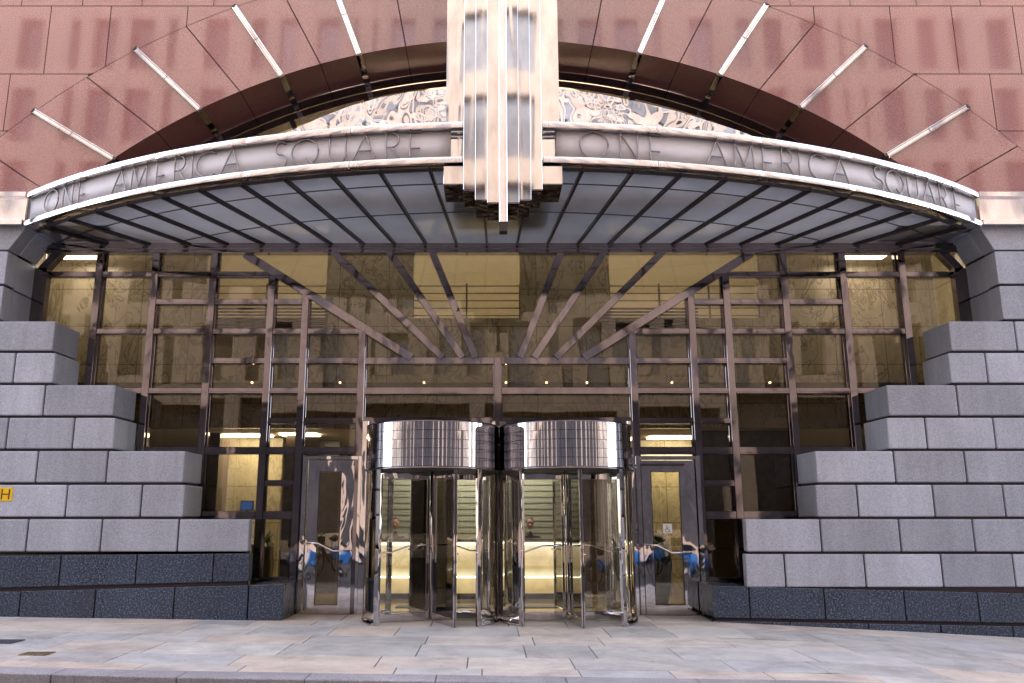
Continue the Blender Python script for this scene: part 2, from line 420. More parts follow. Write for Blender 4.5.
m7 = MB(); lay(m7, 1, zt7, lambda x: r_bot7(x)-.012, Lx(745, 570), [Lx(q, 567) for q in (785, 865, 942, 1014)])
# replace the plain eighth course by one whose lower edge follows the slope
for o in list(B.children):
    pass
lay(mb, 1, lambda x: r_bot7(x)-.02, r_bot8, Lx(713, 600), [Lx(q, 600) for q in (749.5, 824.5, 904.5, 978)], DS, DM-.01)
lay(mb, 1, lambda x: r_bot8(x)-.01, lambda x: g(x)-.15, Lx(713, 620), [Lx(q, 620) for q in (790, 868, 940, 1012)], DS, DM-.01)
mb.build('plinth', M['dark_stone'], B, bevel=.008, seg=2)
back.poly_ext([(Lx(713, 570)+.035, DS+.035, -.9), (17, DS+.035, -.9), (17, DS+.035, r_bot8(17)+.02), (Lx(713, 570)+.035, DS+.035, r_bot8(3)+.02)], (0, .10, 0))
back.poly_ext([(Lx(745, 570)+.035, DS+.036, -.3), (17, DS+.036, -.3), (17, DS+.036, r_bot7(17)+.02), (Lx(745, 570)+.035, DS+.036, r_bot7(3)+.02)], (0, .10, 0))
back.build('wall_joint', M['joint'], B)

# ---- stone piers beside the opening, splayed head
zA = zl[0]; zCh = PZ(251, DS); zTop = PZ(227, DS)
for side, xv, xh in ((-1, PX(2, 300, DS), PX(27, 227, DS)), (1, PX(1001, 300, DS), PX(979, 227, DS))):
    # front face blocks
    mb = MB(); n = 2; hh = (zCh-zA)/2
    for i in range(2):
        xs_ = [xv, xv+side*(.75 if i else 1.3)]
        lay(mb, side, zA+hh*(i+1), zA+hh*i, xv, [xs_[1]], DS, DS+.3)
    # chamfer corner block (pentagon) and plain band above
    zt = PZ(190, DS)
    pts = [(xv, DS, zCh+.02), (side*17, DS, zCh+.02), (side*17, DS, zt), (xh, DS, zt), (xh, DS, zTop+.01)]
    mb.poly_ext(pts, (0, .3, 0))
    mb.build('stone_pier', M['stone'], B, bevel=.01, seg=2)
    # reveal panels, from front edge back to the steel jamb
    mb = MB(); xi = -side*.012
    def rev(a, b, name):
        YQ = DS+.302
        p = [(a[0], YQ, a[1]), (b[0], YQ, b[1]), (b[0], DM+.02, b[1]), (a[0], DM+.02, a[1])]
        dvec = Vector((b[0]-a[0], 0, b[1]-a[1])); nrm = Vector((dvec.z, 0, -dvec.x)).normalized()
        if nrm.x*side < 0: nrm = -nrm
        mb.poly_ext([(q[0], q[1], q[2]) for q in p], nrm*.12)
    rev((xv, zA+.012), (xv, zA+hh-.012), 'a'); rev((xv, zA+hh+.012), (xv, zCh-.012), 'b'); rev((xv-side*.01, zCh+.018), (xh, zTop-.01), 'c')
    mb.build('stone_reveal', M['stone'], B, bevel=.01, seg=2)
    mb = MB(); mb.box(*sorted((xv+side*.04, side*17)), DS+.04, DS+.33, zA-.02, zCh+.02)
    mb.box(*sorted((xv+side*.05, xv+side*.4)), DS+.36, DM+.1, zA-.02, zCh+.6)
    mb.build('wall_joint', M['joint'], B)

# ---- upper red granite with the great arch
def circ(pts):
    A = np.array([[2*x, 2*z, 1] for x, z in pts]); b = np.array([x*x+z*z for x, z in pts])
    s = np.linalg.lstsq(A, b, rcond=None)[0]
    return s[0], s[1], math.sqrt(s[2]+s[0]**2+s[1]**2)
in_px = [(100, 166), (157, 132), (200.6, 110.5), (250, 87.6), (283, 75.4), (359, 54), (445.5, 41.4), (559.7, 42.7), (637, 52.8), (719.7, 75), (760, 87.6), (802.7, 107.8), (845, 129.7), (885, 155.6)]
out_px = [(0, 134.6), (34.8, 111.7), (87.6, 77.5), (137, 50.8), (186.6, 26.7), (235, 7.6), (764, 3.4), (814.5, 23.6), (865, 47), (912, 75), (966, 107.8), (1018, 146.5)]
ip = [(P2(*p).x, P2(*p).z) for p in in_px]; op = [(P2(*p).x, P2(*p).z) for p in out_px]
acx, acz, R1 = circ(ip); ocx, ocz, R2 = circ(op)
R2 = sum(math.hypot(x-ocx, z-ocz) for x, z in op)/len(op)
zW0 = PZ(193, DS)
def on_circle(p, q, cx_, cz_, R):
    dx, dz = q[0]-p[0], q[1]-p[1]; fx, fz = p[0]-cx_, p[1]-cz_
    A_ = dx*dx+dz*dz; B_ = 2*(fx*dx+fz*dz); C_ = fx*fx+fz*fz-R*R; t = (-B_+math.sqrt(max(0, B_*B_-4*A_*C_)))/(2*A_)
    return math.atan2(p[1]+dz*t-cz_, p[0]+dx*t-cx_)
def jline(a, b):
    p, q = P2(*a), P2(*b); p, q = (p.x, p.z), (q.x, q.z)
    return on_circle(p, q, acx, acz, R1), on_circle(p, q, ocx, ocz, R2)
bars = [jline(*v) for v in (((116.8, 161), (34.8, 111.7)), ((200.6, 110.5), (137, 50.8)), ((281.7, 76), (235, 7.6)), ((359, 54), (339, 0)), ((639, 53.3), (662.5, 0)), ((719.7, 74.8), (766, 5)), ((801, 107), (865, 47)), ((887, 155.6), (966, 107.8)))]
jts = [jline(*v) for v in (((157, 132), (87.6, 77.5)), ((240, 91.4), (186.6, 26.7)), ((319.8, 63), (286.8, 0)), ((405.4, 44.4), (397.3, 0)), ((592.7, 45.7), (601.6, 0)), ((680, 61.7), (712, 0)), ((764, 84.2), (814.5, 23.6)), ((845, 129.7), (912, 75.8)))]
def low(px0, px1):
    p, q = P2(*px0), P2(*px1); return (math.atan2(p.z-acz, p.x-acx), on_circle((p.x, p.z), (q.x, q.z), ocx, ocz, R2))
jts += [low((33, 173), (0, 157)), low((951, 176.8), (1016.6, 146.5))]
bars_a = [b[0] for b in bars]; bars_o = [b[1] for b in bars]; joints_a = [b[0] for b in jts[:-2]]
alla = sorted(bars+jts+[(PI/2, PI/2)])
alla = [(alla[0][0]-.12, alla[0][1]-.14), *alla, (alla[-1][0]+.12, alla[-1][1]+.14)]
mb = MB(); YV = DS-.004
for (a, ao), (b, bo_) in zip(alla, alla[1:]):
    n = 6; T_ = [i/n for i in range(n+1)]
    def fn(u, v):
        g1, g2 = .010/R1, .010/R2
        ai = a+g1+(b-a-2*g1)*u; ae = ao+g2+(bo_-ao-2*g2)*u; re = R2-.008
        x = (acx+R1*math.cos(ai))*(1-v)+(ocx+re*math.cos(ae))*v; z = (acz+R1*math.sin(ai))*(1-v)+(ocz+re*math.sin(ae))*v
        return (x, YV, max(z, zW0-.08))
    mb.grid(fn, T_, [0, .5, 1], False)
mb.build('arch_voussoir', M['red'], B, fix=False)
def flip(o):
    me = o.data; bm = bmesh.new(); bm.from_mesh(me)
    bm.normal_update()
    for f_ in bm.faces:
        if f_.normal.y > 0: f_.normal_flip()
    bm.to_mesh(me); bm.free()
flip(B.children[-1])
# coursed wall outside the ring
rows = [zW0, PZ(131, DS), PZ(74, DS), PZ(6, DS)]
while rows[-1] < 24: rows.append(rows[-1]+(rows[3]-rows[2]))
def xl(px, py): return PX(px, py, DS)
rowj = [[xl(-45, 180), xl(1000+40, 170)],
        [xl(4.6, 120), xl(-60, 120), xl(993, 100), xl(1068, 100)],
        [xl(44, 70), xl(107, 50), xl(187, 20), xl(814.5, 20), xl(893, 40), xl(955, 40), xl(1017, 40)],
        [xl(21.6, 4), xl(82.5, 4), xl(142, 4), xl(213.8, 4), xl(790, 2), xl(850, 2), xl(916, 2), xl(980, 2)]]
mb = MB(); Rm = R2+.004
def zc(x, R):
    cx_, cz_ = (acx, acz) if R < R1+.1 else (ocx, ocz)
    d = R*R-(x-cx_)**2
    return cz_+math.sqrt(d) if d > 0 else -99
for ri, (z0, z1) in enumerate(zip(rows, rows[1:])):
    js = sorted(rowj[ri]) if ri < 4 else [-.7+.5*(ri % 2), .9+.5*(ri % 2)]
    step = 1.02
    x = js[0]
    while x > -17: x -= step; js.insert(0, x)
    x = js[-1]
    while x < 17: x += step; js.append(x)
    full = []
    for a, b in zip(js, js[1:]):
        if b-a > 1.6 and ri >= 3:
            n = round((b-a)/step); full += [(a+(b-a)*i/n, a+(b-a)*(i+1)/n) for i in range(n)]
        else: full.append((a, b))
    for a, b in full:
        a += .007; b -= .007; n = max(2, int((b-a)/.08)); X = [a+(b-a)*i/n for i in range(n+1)]
        lo = [max(z0+.007, zc(x, Rm)) for x in X]; prev = None
        for i in range(n+1):
            if lo[i] >= z1-.007: prev = None; continue
            v = len(mb.v); mb.v += [Vector((X[i], DS, lo[i])), Vector((X[i], DS, z1-.007))]
            if prev is not None: mb.f.append([prev, v, v+1, prev+1])
            prev = v
mb.build('granite_cladding', M['red'], B, fix=False); flip(B.children[-1])
mb = MB(); X = [-17+34*i/600 for i in range(601)]
X = sorted(X+[acx-R1-.001, acx+R1+.001])
prev = None
for x in X:
    lo = max(zW0, zc(x, R1+.002)); v = len(mb.v); mb.v += [Vector((x, DS+.008, lo)), Vector((x, DS+.008, 24))]
    if prev is not None: mb.f.append([prev, v, v+1, prev+1])
    prev = v
mb.build('cladding_joint', M['joint_red'], B, fix=False)
# arch soffit
a_s = math.asin((PZ(215, DS)-acz)/R1); aa = [a_s+(PI-2*a_s)*i/96 for i in range(97)]
mb = MB(); mb.grid(lambda u, v: (acx+R1*math.cos(u), v, acz+R1*math.sin(u)), aa, [DS-.004, DG+.35])
mb.build('arch_soffit', M['red_dark'], B, fix=False)
for a in joints_a:
    mb = MB(); p = Vector((acx+(R1-.002)*math.cos(a), 0, acz+(R1-.002)*math.sin(a)))
    mb.bar((p.x, DS+.004, p.z), (p.x, DG+.3, p.z), .014, .004, up=(math.cos(a), 0, math.sin(a)))
    mb.build('soffit_joint', M['joint_red'], B)
# steel bars
for a, b in zip(bars_a, bars_o):
    mb = MB(); p = Vector((acx+(R1-.02)*math.cos(a), DS-.03, acz+(R1-.02)*math.sin(a))); q = Vector((ocx+(R2-.02)*math.cos(b), DS-.03, ocz+(R2-.02)*math.sin(b)))
    mid = p.lerp(q, .52)
    sd = (q-p).normalized().cross(Vector((0, 1, 0)))
    for s_, e in ((p, mid-(q-p)*.002), (mid+(q-p)*.002, q)):
        mb.bar(s_, e, .05, .04, up=(0, 1, 0))
        for o_ in (-.034, .034): mb.bar(s_+sd*o_, e+sd*o_, .014, .07, up=(0, 1, 0))
    bo = mb.build('steel_bar', M['chrome'], B, bevel=.004)
    mb = MB(); mb.bar((p.x, DS-.03, p.z), (p.x, DG+.3, p.z), .10, .03, up=(math.cos(a), 0, math.sin(a)))
    mb.build('soffit_strip', M['steel'], bo)
    mb = MB(); mb.bar(q, q+(q-p).normalized()*.03, .095, .06, up=(0, 1, 0)); mb.build('end_cap', M['black_metal'], bo)
# arched window above the canopy
mb = MB(); zf = PZ(245, DM)
for r0, r1, y0 in ((R1-.005, R1-.16, DG+.02), (R1-.20, R1-.32, DG-.02)):
    mb.grid(lambda u, v: (acx+v*math.cos(u), y0, acz+v*math.sin(u)), aa, [r0, r1]); mb.grid(lambda u, v: (acx+r1*math.cos(u), v, acz+r1*math.sin(u)), aa, [y0, y0+.25])
mb.build('arch_frame', M['steel'], B, fix=False)
for a in [(x+y)/2 for x, y in zip(bars_a, bars_o)]+[PI/2-.06, PI/2+.06]:
    mb = MB(); p = Vector((acx+(R1-.25)*math.cos(a), DG+.0, acz+(R1-.25)*math.sin(a))); q = p-(Vector((math.cos(a), 0, math.sin(a))))*1.1
    if q.z > zf+.1: mb.bar(p, q, .09, .12, up=(0, 1, 0)); mb.build('arch_mullion', M['steel'], B)
mb = MB(); b0 = 0
pts = [(acx+(R1-.1)*math.cos(u), DG+.1, acz+(R1-.1)*math.sin(u)) for u in aa if acz+(R1-.1)*math.sin(u) > zf+.15]
mb.poly_ext([(pts[-1][0], DG+.1, zf+.15)]+pts[::-1]+[(pts[0][0], DG+.1, zf+.15)], (0, .012, 0)); mb.build('arch_window_pane', M['glass'], B)
# the rest of the block: returns, roof, rear
mb = MB(); mb.box(-17, -16.9, DS+.05, 30, -1.2, 24); mb.box(16.9, 17, DS+.05, 30, -1.2, 24); mb.box(-17, 17, DS+.05, 30, 24, 24.3); mb.box(-17, 17, 30, 30.2, -1.2, 24.3)
mb.build('rear_wall', M['red_dark'], B)
# steel bands each side of the canopy
for side, xa in ((-1, PX(28, 210, DS)), (1, PX(977, 210, DS))):
    za, zb = PZ(194.5, DS), PZ(227, DS); h = za-zb
    a, b = sorted((xa, side*17))
    m2 = MB(); m2.box(a, b, DS-.13, DS-.005, za-.085, za); m2.box(a, b, DS-.13, DS-.005, zb, zb+.085)
    bo = m2.build('steel_band', M['chrome'], B, bevel=.006)
    ibox('band_panel', M['chrome'], bo, a, b, DS-.06, DS-.006, zb+.086, za-.086)

# ------------------------------------------------------------------ canopy
YF = 9.93; CYC = 22.95; CXC = AX+.05; RC = CYC-YF
ZF0 = PZ(162, YF); ZF1 = PZ(121, YF)
cnp = ibox('canopy', M['black_metal'], B, AX-.5, AX+.5, 11.4, 11.6, ZF0+.15, ZF0+.3)
WL[cnp.name] = WL[B.name]
def cyl(th, r, z): return (CXC+r*math.sin(th), CYC-r*math.cos(th), z)
def hit(px, py, r):                     # angle where a sight line meets the fascia cylinder
    p = P(px, py, 1.0); d = Vector((p.x, 1.0)); c = Vector((CXC, CYC))
    A_ = d.dot(d); Bq = -2*d.dot(c); C_ = c.dot(c)-r*r
    t = (-Bq-math.sqrt(Bq*Bq-4*A_*C_))/(2*A_)
    return math.atan2(t*p.x-CXC, CYC-t)
TE = math.acos((CYC-(DS-.13))/RC)
tL0, tL1 = -TE, hit(463.5, 150, RC); tR0, tR1 = hit(543, 150, RC), TE
def arcbox(mb, t0, t1, r0, r1, z0, z1, n=40):
    ts = [t0+(t1-t0)*i/n for i in range(n+1)]
    b = len(mb.v)
    for t in ts: mb.v += [Vector(cyl(t, r0, z0)), Vector(cyl(t, r0, z1)), Vector(cyl(t, r1, z1)), Vector(cyl(t, r1, z0))]
    for i in range(n):
        a = b+4*i
        for k in range(4): mb.f.append([a+k, a+(k+1) % 4, a+4+(k+1) % 4, a+4+k]); mb.sm.append(len(mb.f)-1)
    mb.f.append([b, b+1, b+2, b+3]); e = b+4*n; mb.f.append([e+3, e+2, e+1, e])
HB = .085
for t0, t1 in ((tL0, tL1), (tR0, tR1)):
    for z0 in (ZF0, ZF1-HB):
        mb = MB(); segs = 5
        for i in range(segs):
            a, b_ = t0+(t1-t0)*i/segs, t0+(t1-t0)*(i+1)/segs
            arcbox(mb, a+.0002, b_-.0002, RC, RC-.2, z0, z0+HB, 12)
        o = mb.build('fascia_rail', M['chrome'], cnp)
        md = o.modifiers.new('bevel', 'BEVEL'); md.width = .005; md.segments = 2; md.limit_method = 'ANGLE'; md.angle_limit = .9
    mb = MB()
    s_ = .0 
    ins = .012 if t1 < 0 else -.012
    arcbox(mb, t0 + (0 if t1 < 0 else .014), t1 - (.014 if t1 < 0 else 0), RC-.09, RC-.19, ZF0+HB+.001, ZF1-HB-.001)
    mb.build('fascia_panel', M['panel'], cnp)
# lettering: single-stroke tube letters, heights run rail to rail
def arc(cx, cy, rx, ry, a0, a1, n=18): return [(cx+rx*math.cos(math.radians(a0+(a1-a0)*i/n)), cy+ry*math.sin(math.radians(a0+(a1-a0)*i/n))) for i in range(n+1)]
FONT = {
 'O': (1.0, [arc(.5, .5, .5, .5, 0, 360, 32)]),
 'N': (.62, [[(0, 0), (0, 1), (.62, 0), (.62, 1)]]),
 'E': (.42, [[(0, 0), (0, 1)], [(0, .38), (.36, .38)], [(0, 1), (.40, 1)], [(0, 0), (.42, 0)]]),
 'A': (.82, [[(0, 0), (.46, 1), (.82, 0)], [(.17, .38), (.68, .38)]]),
 'M': (.80, [[(0, 0), (.06, 1), (.40, .12), (.74, 1), (.80, 0)]]),
 'R': (.50, [[(0, 0), (0, 1), (.22, 1)]+arc(.22, .73, .24, .27, 90, -90, 12)+[(0, .46)], [(.2, .46), (.5, 0)]]),
 'I': (.02, [[(0, 0), (0, 1)]]),
 'C': (.72, [arc(.5, .5, .5, .5, 50, 310, 24)]),
 'S': (.46, [arc(.24, .75, .21, .25, 35, 270, 14)+arc(.24, .25, .23, .25, 90, -145, 14)]),
 'Q': (1.0, [arc(.5, .5, .5, .5, 0, 360, 32), [(.55, .28), (.9, -.02)]]),
 'U': (.60, [[(0, 1), (0, .3)]+arc(.3, .3, .3, .3, 180, 360, 12)+[(.6, 1)]])}
ZL0, ZL1 = ZF0+HB+.012, ZF1-HB-.012
word = 'ONEAMERICASQUARE'
lp = [(50.8, 202), (67.5, 197), (82, 193), (119, 183), (139, 177), (161, 171), (180, 167), (192.5, 164), (205, 161), (231, 156), (280.5, 152), (305, 149), (337.6, 146), (364, 144), (393, 142), (416, 141)]
rp = [(594, 142), (629, 143), (656, 145), (716, 151), (744, 154), (768, 158), (787.6, 160), (799.5, 163), (817, 165), (840, 169), (878.5, 177), (894.5, 180), (912.5, 185), (928, 189), (943, 193), (957, 197)]
def letter(ch, px, py):
    w, strokes = FONT[ch]; hgt = ZL1-ZL0; t = hit(px, py, RC-.05); mb = MB(); sc = hgt
    for st in strokes:
        # densify so that strokes bend with the drum
        pts = []
        for (x, y), (x2, y2) in zip(st, st[1:]):
            n = max(1, int(math.hypot(x2-x, y2-y)/.12))
            pts += [(x+(x2-x)*i/n, y+(y2-y)*i/n) for i in range(n)]
        pts.append(st[-1])
        mb.tube([cyl(t+(x-w/2)*sc/RC, RC-.055, ZL0+y*hgt) for x, y in pts], .0115, 6)
    mb.build('letter', M['letter'], cnp)
for ch, (px, py) in zip(word, lp): letter(ch, px, py)
for ch, (px, py) in zip(word, rp): letter(ch, px, py)
# soffit: ribs, rings and milky panes
ZS = ZF0+.005; NR = 24
ribs = [math.radians(1.5+3*(k-12)) for k in range(24)]
RH = lambda th: (CYC-(DM+.0))/math.cos(th)    # where the wall line is
for th in ribs:
    r0 = RH(th)
    if r0 > RC-.3: continue
    mb = MB(); mb.bar(cyl(th, RC-.2, ZS-.005), cyl(th, r0+.02, ZS-.0), .036, .06); mb.build('rib', M['rib'], cnp)
for r in (RC-.75, RC-1.85):
    te = math.acos((CYC-DM+.1)/r); mb = MB(); arcbox(mb, -te, te, r+.007, r-.007, ZS+.014, ZS+.028, 60); mb.build('ring_bar', M['ringbar'], cnp)
bnd = [-TE]+ribs+[TE]
for a, b in zip(ribs, ribs[1:]):
    n = 3; top = [cyl(a+(b-a)*i/n, RC-.19, ZS+.03) for i in range(n+1)]
    r_ = max(RH(a), RH(b))
    if RH((a+b)/2) > RC-.25: continue
    bot = [cyl(b+(a-b)*i/n, min(RH(b+(a-b)*i/n), RC-.2), ZS+.03) for i in range(n+1)]
    mb = MB(); mb.poly_ext(top+bot, (0, 0, .012)); mb.build('soffit_pane', M['soffit'], cnp)
for sg_ in (-1, 1):
    a = ribs[0] if sg_ < 0 else ribs[-1]
    while RH(a) > RC-.25: a -= sg_*math.radians(3)
    e = sg_*TE; n = 6
    arcp = [cyl(a+(e-a)*i/n, RC-.19, ZS+.03) for i in range(n+1)]
    pe = arcp[-1]; pa = cyl(a, RH(a), ZS+.03)
    mb = MB(); mb.poly_ext(arcp+[(pe[0], DM, pe[2]), pa], (0, 0, .012)); mb.build('soffit_pane', M['soffit'], cnp)
    x_ = PX(27, 227, DS) if sg_ < 0 else PX(979, 227, DS)
    ibox('corner_plate', M['black_metal'], cnp, *sorted((x_+sg_*.35, x_-sg_*1.3)), DS-.1, DM+.16, ZS+.05, ZS+.07)
    ibox('corner_plate', M['stone'], cnp, *sorted((x_+sg_*.35, x_-sg_*.42)), DS+.3, DM+.02, zTop+.0, zTop+.05)
# edge beam of the canopy and black rim inside the fascia
mb = MB(); arcbox(mb, -TE+.01, TE-.01, RC-.2, RC-.25, ZF0-.01, ZF0+.08, 80); mb.build('rim_beam', M['rib'], cnp)
# polished shield above the canopy
YSH = 11.1
pp = [(270, 141), (288, 132), (320, 117.5), (351.6, 105.4), (380, 97.5), (412.5, 91.4), (445.5, 88.9), (502, 86.5), (559.7, 88.5), (600, 94), (640, 102), (680, 112), (715, 123), (740, 131), (765, 141)]
mb = MB()
top = [P(px, py, YSH) for px, py in pp]; zb = ZF1-.05
for (a, b) in zip(top, top[1:]):
    n = 3
    for i in range(n):
        p = a.lerp(b, i/n); q = a.lerp(b, (i+1)/n)
        mb.quad((p.x, YSH, zb), (q.x, YSH, zb), (q.x, YSH, q.z), (p.x, YSH, p.z)); mb.quad((p.x, YSH, p.z), (q.x, YSH, q.z), (q.x, YSH+.12, q.z), (p.x, YSH+.12, p.z))
bm_o = mb.build('roof_shield', M['chrome_wavy'], cnp, fix=False)
# ------------------------------------------------------------------ polished pier
pr = ibox('steel_pier', M['chrome_pier'], B, PX(446.3, 100, 10.120), PX(559, 100, 10.120), 10.120, DS-.02, PZ(160, 10.120), 14)
WL[pr.name] = WL[B.name]
def pxs(a, b, y): return PX(a, 150, y), PX(b, 150, y)
fac = [(463.5, 542, 9.790, 189.5), (475.3, 530.7, 9.710, 199.8), (487.2, 518.8, 9.630, 202.5)]
for a, b, y, pyb in fac:
    x0, x1 = pxs(a, b, y); ibox('pier_facet', M['chrome_pier'], pr, x0, x1, y, y+.62, PZ(pyb, y), 14, bevel=.004)
x0, x1 = pxs(444, 562, 10.120)
for a, b in ((443.7, 463.5), (542, 562)):
    x0, x1 = pxs(a, b, 9.970); ibox('pier_shoulder', M['chrome_pier'], pr, x0, x1, 9.970, 10.420, PZ(184, 9.970), PZ(166, 9.970), bevel=.004)
# thin sheets under the steps, their dark reflection put into a darker steel
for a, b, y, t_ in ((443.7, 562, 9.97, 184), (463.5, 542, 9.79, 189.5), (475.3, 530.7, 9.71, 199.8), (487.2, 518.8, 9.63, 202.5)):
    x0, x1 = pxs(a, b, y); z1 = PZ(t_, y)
    ibox('pier_reflection_sheet', M['pier_under'], pr, x0+.003, x1-.003, y+.004, y+.60, z1-.012, z1-.001)
x0, x1 = pxs(499, 507, 9.530)
fo = ibox('pier_fin', M['chrome'], pr, x0, x1, 9.470, 9.635, PZ(222, 9.470), 14, bevel=.006)
ibox('fin_foot', M['black_metal'], pr, x0+.002, x1-.002, 9.480, 9.630, PZ(230.5, 9.480), PZ(222, 9.470))

# ------------------------------------------------------------------ glazing
def clip(poly, f):                      # keep f(p) >= 0 ; p=(x,z)
    o = []
    for i in range(len(poly)):
        a, b = poly[i], poly[(i+1) % len(poly)]; fa, fb = f(a), f(b)
        if fa >= 0: o.append(a)
        if (fa >= 0) != (fb >= 0):
            t = fa/(fa-fb); o.append((a[0]+(b[0]-a[0])*t, a[1]+(b[1]-a[1])*t))
    return o
def Q(px, py): p = P(px, py, DM); return (p.x, p.z)
zrow = {k: (Q(500, v)[1]) for k, v in dict(beam=249.5, r1=274, r2=301.5, r3=331, r4=360.5, r5=390.5, r6=420.5, r7=450.5, r8=483, r9=515.3, r10=581).items()}
VL = {'L0': Q(37.5, 300)[0], 'L1': Q(96.8, 290)[0], 'L2': Q(153.2, 290)[0], 'L3': Q(211.9, 290)[0], 'L4': Q(271.3, 290)[0], 'L5': Q(305.8, 290)[0], 'L6': Q(361.9, 345)[0]}
VR = {'R0': Q(964.5, 300)[0], 'R1': Q(904.7, 290)[0], 'R2': Q(845, 290)[0], 'R3': Q(785.4, 290)[0], 'R4': Q(726.5, 290)[0], 'R5': Q(690.7, 290)[0], 'R6': Q(633, 345)[0]}
XC = Q(497.8, 400)[0]
dgL = [(Q(245, 254), Q(411.4, 357.5)), (Q(331, 250), Q(443, 357.5)), (Q(388, 250), Q(462.8, 357.5)), (Q(431.3, 250), Q(475.5, 357.5))]
dgR = [(Q(752, 252.5), Q(584, 357.5)), (Q(665.4, 249), Q(555.8, 357.5)), (Q(605.6, 250), Q(534, 357.5)), (Q(561.8, 250), Q(520, 357.5))]
DW = .115
def mull(x, z0, z1, w=DW, name='mullion', mat='steel', y=DM, d=.14):
    mb = MB(); mb.box(x-w/2, x+w/2, y, y+d, z0, z1); 
    mb.box(x-w/2-.02, x+w/2+.02, y+d*.55, y+d+.02, z0, z1)
    return mb.build(name, M[mat], B, bevel=.005)
def zon(seg, x): (a, b) = seg; return a[1]+(b[1]-a[1])*(x-a[0])/(b[0]-a[0])
g0 = .0
for D, dg in ((VL, dgL[0]), (VR, dgR[0])):
    s = 'L' if 'L0' in D else 'R'
    for i in (1, 2, 3): mull(D[s+str(i)], g0, zrow['beam']-.06)
    for i in (4, 5, 6): mull(D[s+str(i)], g0-.1, zon(dg, D[s+str(i)])-.03)
    # transoms
    x = [D[s+str(i)] for i in range(7)]
    def tr(i, j, rk, w=.095, y=DM+.012):
        a, b = sorted((x[i], x[j])); z = zrow[rk]
        mb = MB(); mb.box(a+DW/2, b-DW/2, y, y+.1, z-w/2, z+w/2); mb.box(a+DW/2, b-DW/2, y-.012, y, z-w/2+.004, z-w/2+.03)
        mb.build('transom', M['steel'], B, bevel=.004)
    for i in (0, 1, 2): tr(i, i+1, 'r1')
    # r1 from 3 to the diagonal
    tr(3, 4, 'r1')
    for (i, j) in ((2, 3), (3, 4), (4, 5)): tr(i, j, 'r2')
    for (i, j) in ((1, 2), (2, 3), (3, 4), (4, 5), (5, 6)): tr(i, j, 'r3')
    for (i, j) in ((3, 4), (4, 5), (5, 6)): tr(i, j, 'r4')
    for (i, j) in ((1, 2), (2, 3), (3, 4), (4, 5), (5, 6)): tr(i, j, 'r5')
    for (i, j) in ((4, 5), (5, 6)): tr(i, j, 'r6')
    for (i, j) in ((2, 3), (3, 4), (4, 5), (5, 6)): tr(i, j, 'r7', .12)
    tr(4, 5, 'r8')
    tr(3, 4, 'r9', .13); tr(4, 5, 'r9', .13)
    tr(4, 5, 'r10', .12)
    # jamb with chamfer
    sg = -1 if s == 'L' else 1
    mb = MB(); xj = D[s+'0']; z1_ = PZ(268, DM); xk = Q(60 if s == 'L' else 941, 250)[0]
    mb.box(xj-.11, xj+.11, DM, DM+.15, zl[2], z1_); mb.bar((xj, DM+.075, z1_-.03), (xk, DM+.075, zrow['beam']), .14, .15, up=(0, 1, 0))
    mb.build('jamb', M['steel'], B, bevel=.004)
# beam
mb = MB(); mb.box(Q(45, 250)[0], Q(958, 250)[0], DM-.03, DM+.15, zrow['beam']-.06, max(ZS+.04, zrow['beam']+.06)); mb.box(Q(45, 250)[0], Q(958, 250)[0], DM-.06, DM-.031, zrow['beam']-.0, zrow['beam']+.06)
mb.build('head_beam', M['steel'], B, bevel=.004)
for (a, b) in dgL+dgR:
    w = .135 if (a, b) in (dgL[0], dgR[0]) else .115
    mb = MB(); mb.bar((a[0], DM+.04, a[1]), (b[0], DM+.04, b[1]), w, .10, up=(0, 1, 0)); mb.build('fan_mullion', M['steel'], B, bevel=.004)
# centre
for a, b in ((VL['L6'], XC), (XC, VR['R6'])):
    for rk in ('r4', 'r5', 'r6'):
        mb = MB(); z = zrow[rk]; mb.box(a+DW/2, b-DW/2, DM+.01, DM+.12, z-.055, z+.055); mb.build('transom', M['steel'], B, bevel=.004)
mull(XC, g0, zrow['r4']+.055, .12)
# panes
def pane(poly, mat='glass', y=DG):
    if len(poly) < 3: return
    mb = MB(); mb.poly_ext([(p[0], y, p[1]) for p in poly], (0, .01, 0)); mb.build('window_pane', M[mat], B)
def rect(x0, x1, z0, z1): return [(x0, z0), (x1, z0), (x1, z1), (x0, z1)]
for D, dg, s in ((VL, dgL[0], 'L'), (VR, dgR[0], 'R')):
    x = [D[s+str(i)] for i in range(7)]
    cells = {0: ['beam', 'r1', 'r5'], 1: ['beam', 'r1', 'r3', 'r5', 'r7'], 2: ['beam', 'r1', 'r2', 'r3', 'r5', 'r7', 'r9'],
             3: ['beam', 'r1', 'r2', 'r3', 'r4', 'r5', 'r7', 'r9'], 4: ['beam', 'r1', 'r2', 'r3', 'r4', 'r5', 'r6', 'r7', 'r8', 'r9', 'r10'],
             5: ['r2', 'r3', 'r4', 'r5', 'r6', 'r7']}
    fn = lambda p: zon(dg, p[0])-p[1]
    for i, rks in cells.items():
        for a, b in zip(rks, rks[1:]):
            pl = clip(rect(*sorted((x[i], x[i+1])), zrow[b], zrow[a]), fn)
            pane(pl)
    # last small triangle inside of post 6
    pane(clip(rect(*sorted((x[6], XC)), zrow['r4'], zrow['r3']), fn))
ztop, zbot = zrow['beam'], zrow['r4']
big = rect(dgL[0][0][0], dgR[0][0][0], zbot, ztop)
segs = dgL+dgR[::-1]
edges = segs
def right_of(seg): return lambda p: (p[0]-(seg[0][0]+(seg[1][0]-seg[0][0])*(p[1]-seg[0][1])/(seg[1][1]-seg[0][1])))
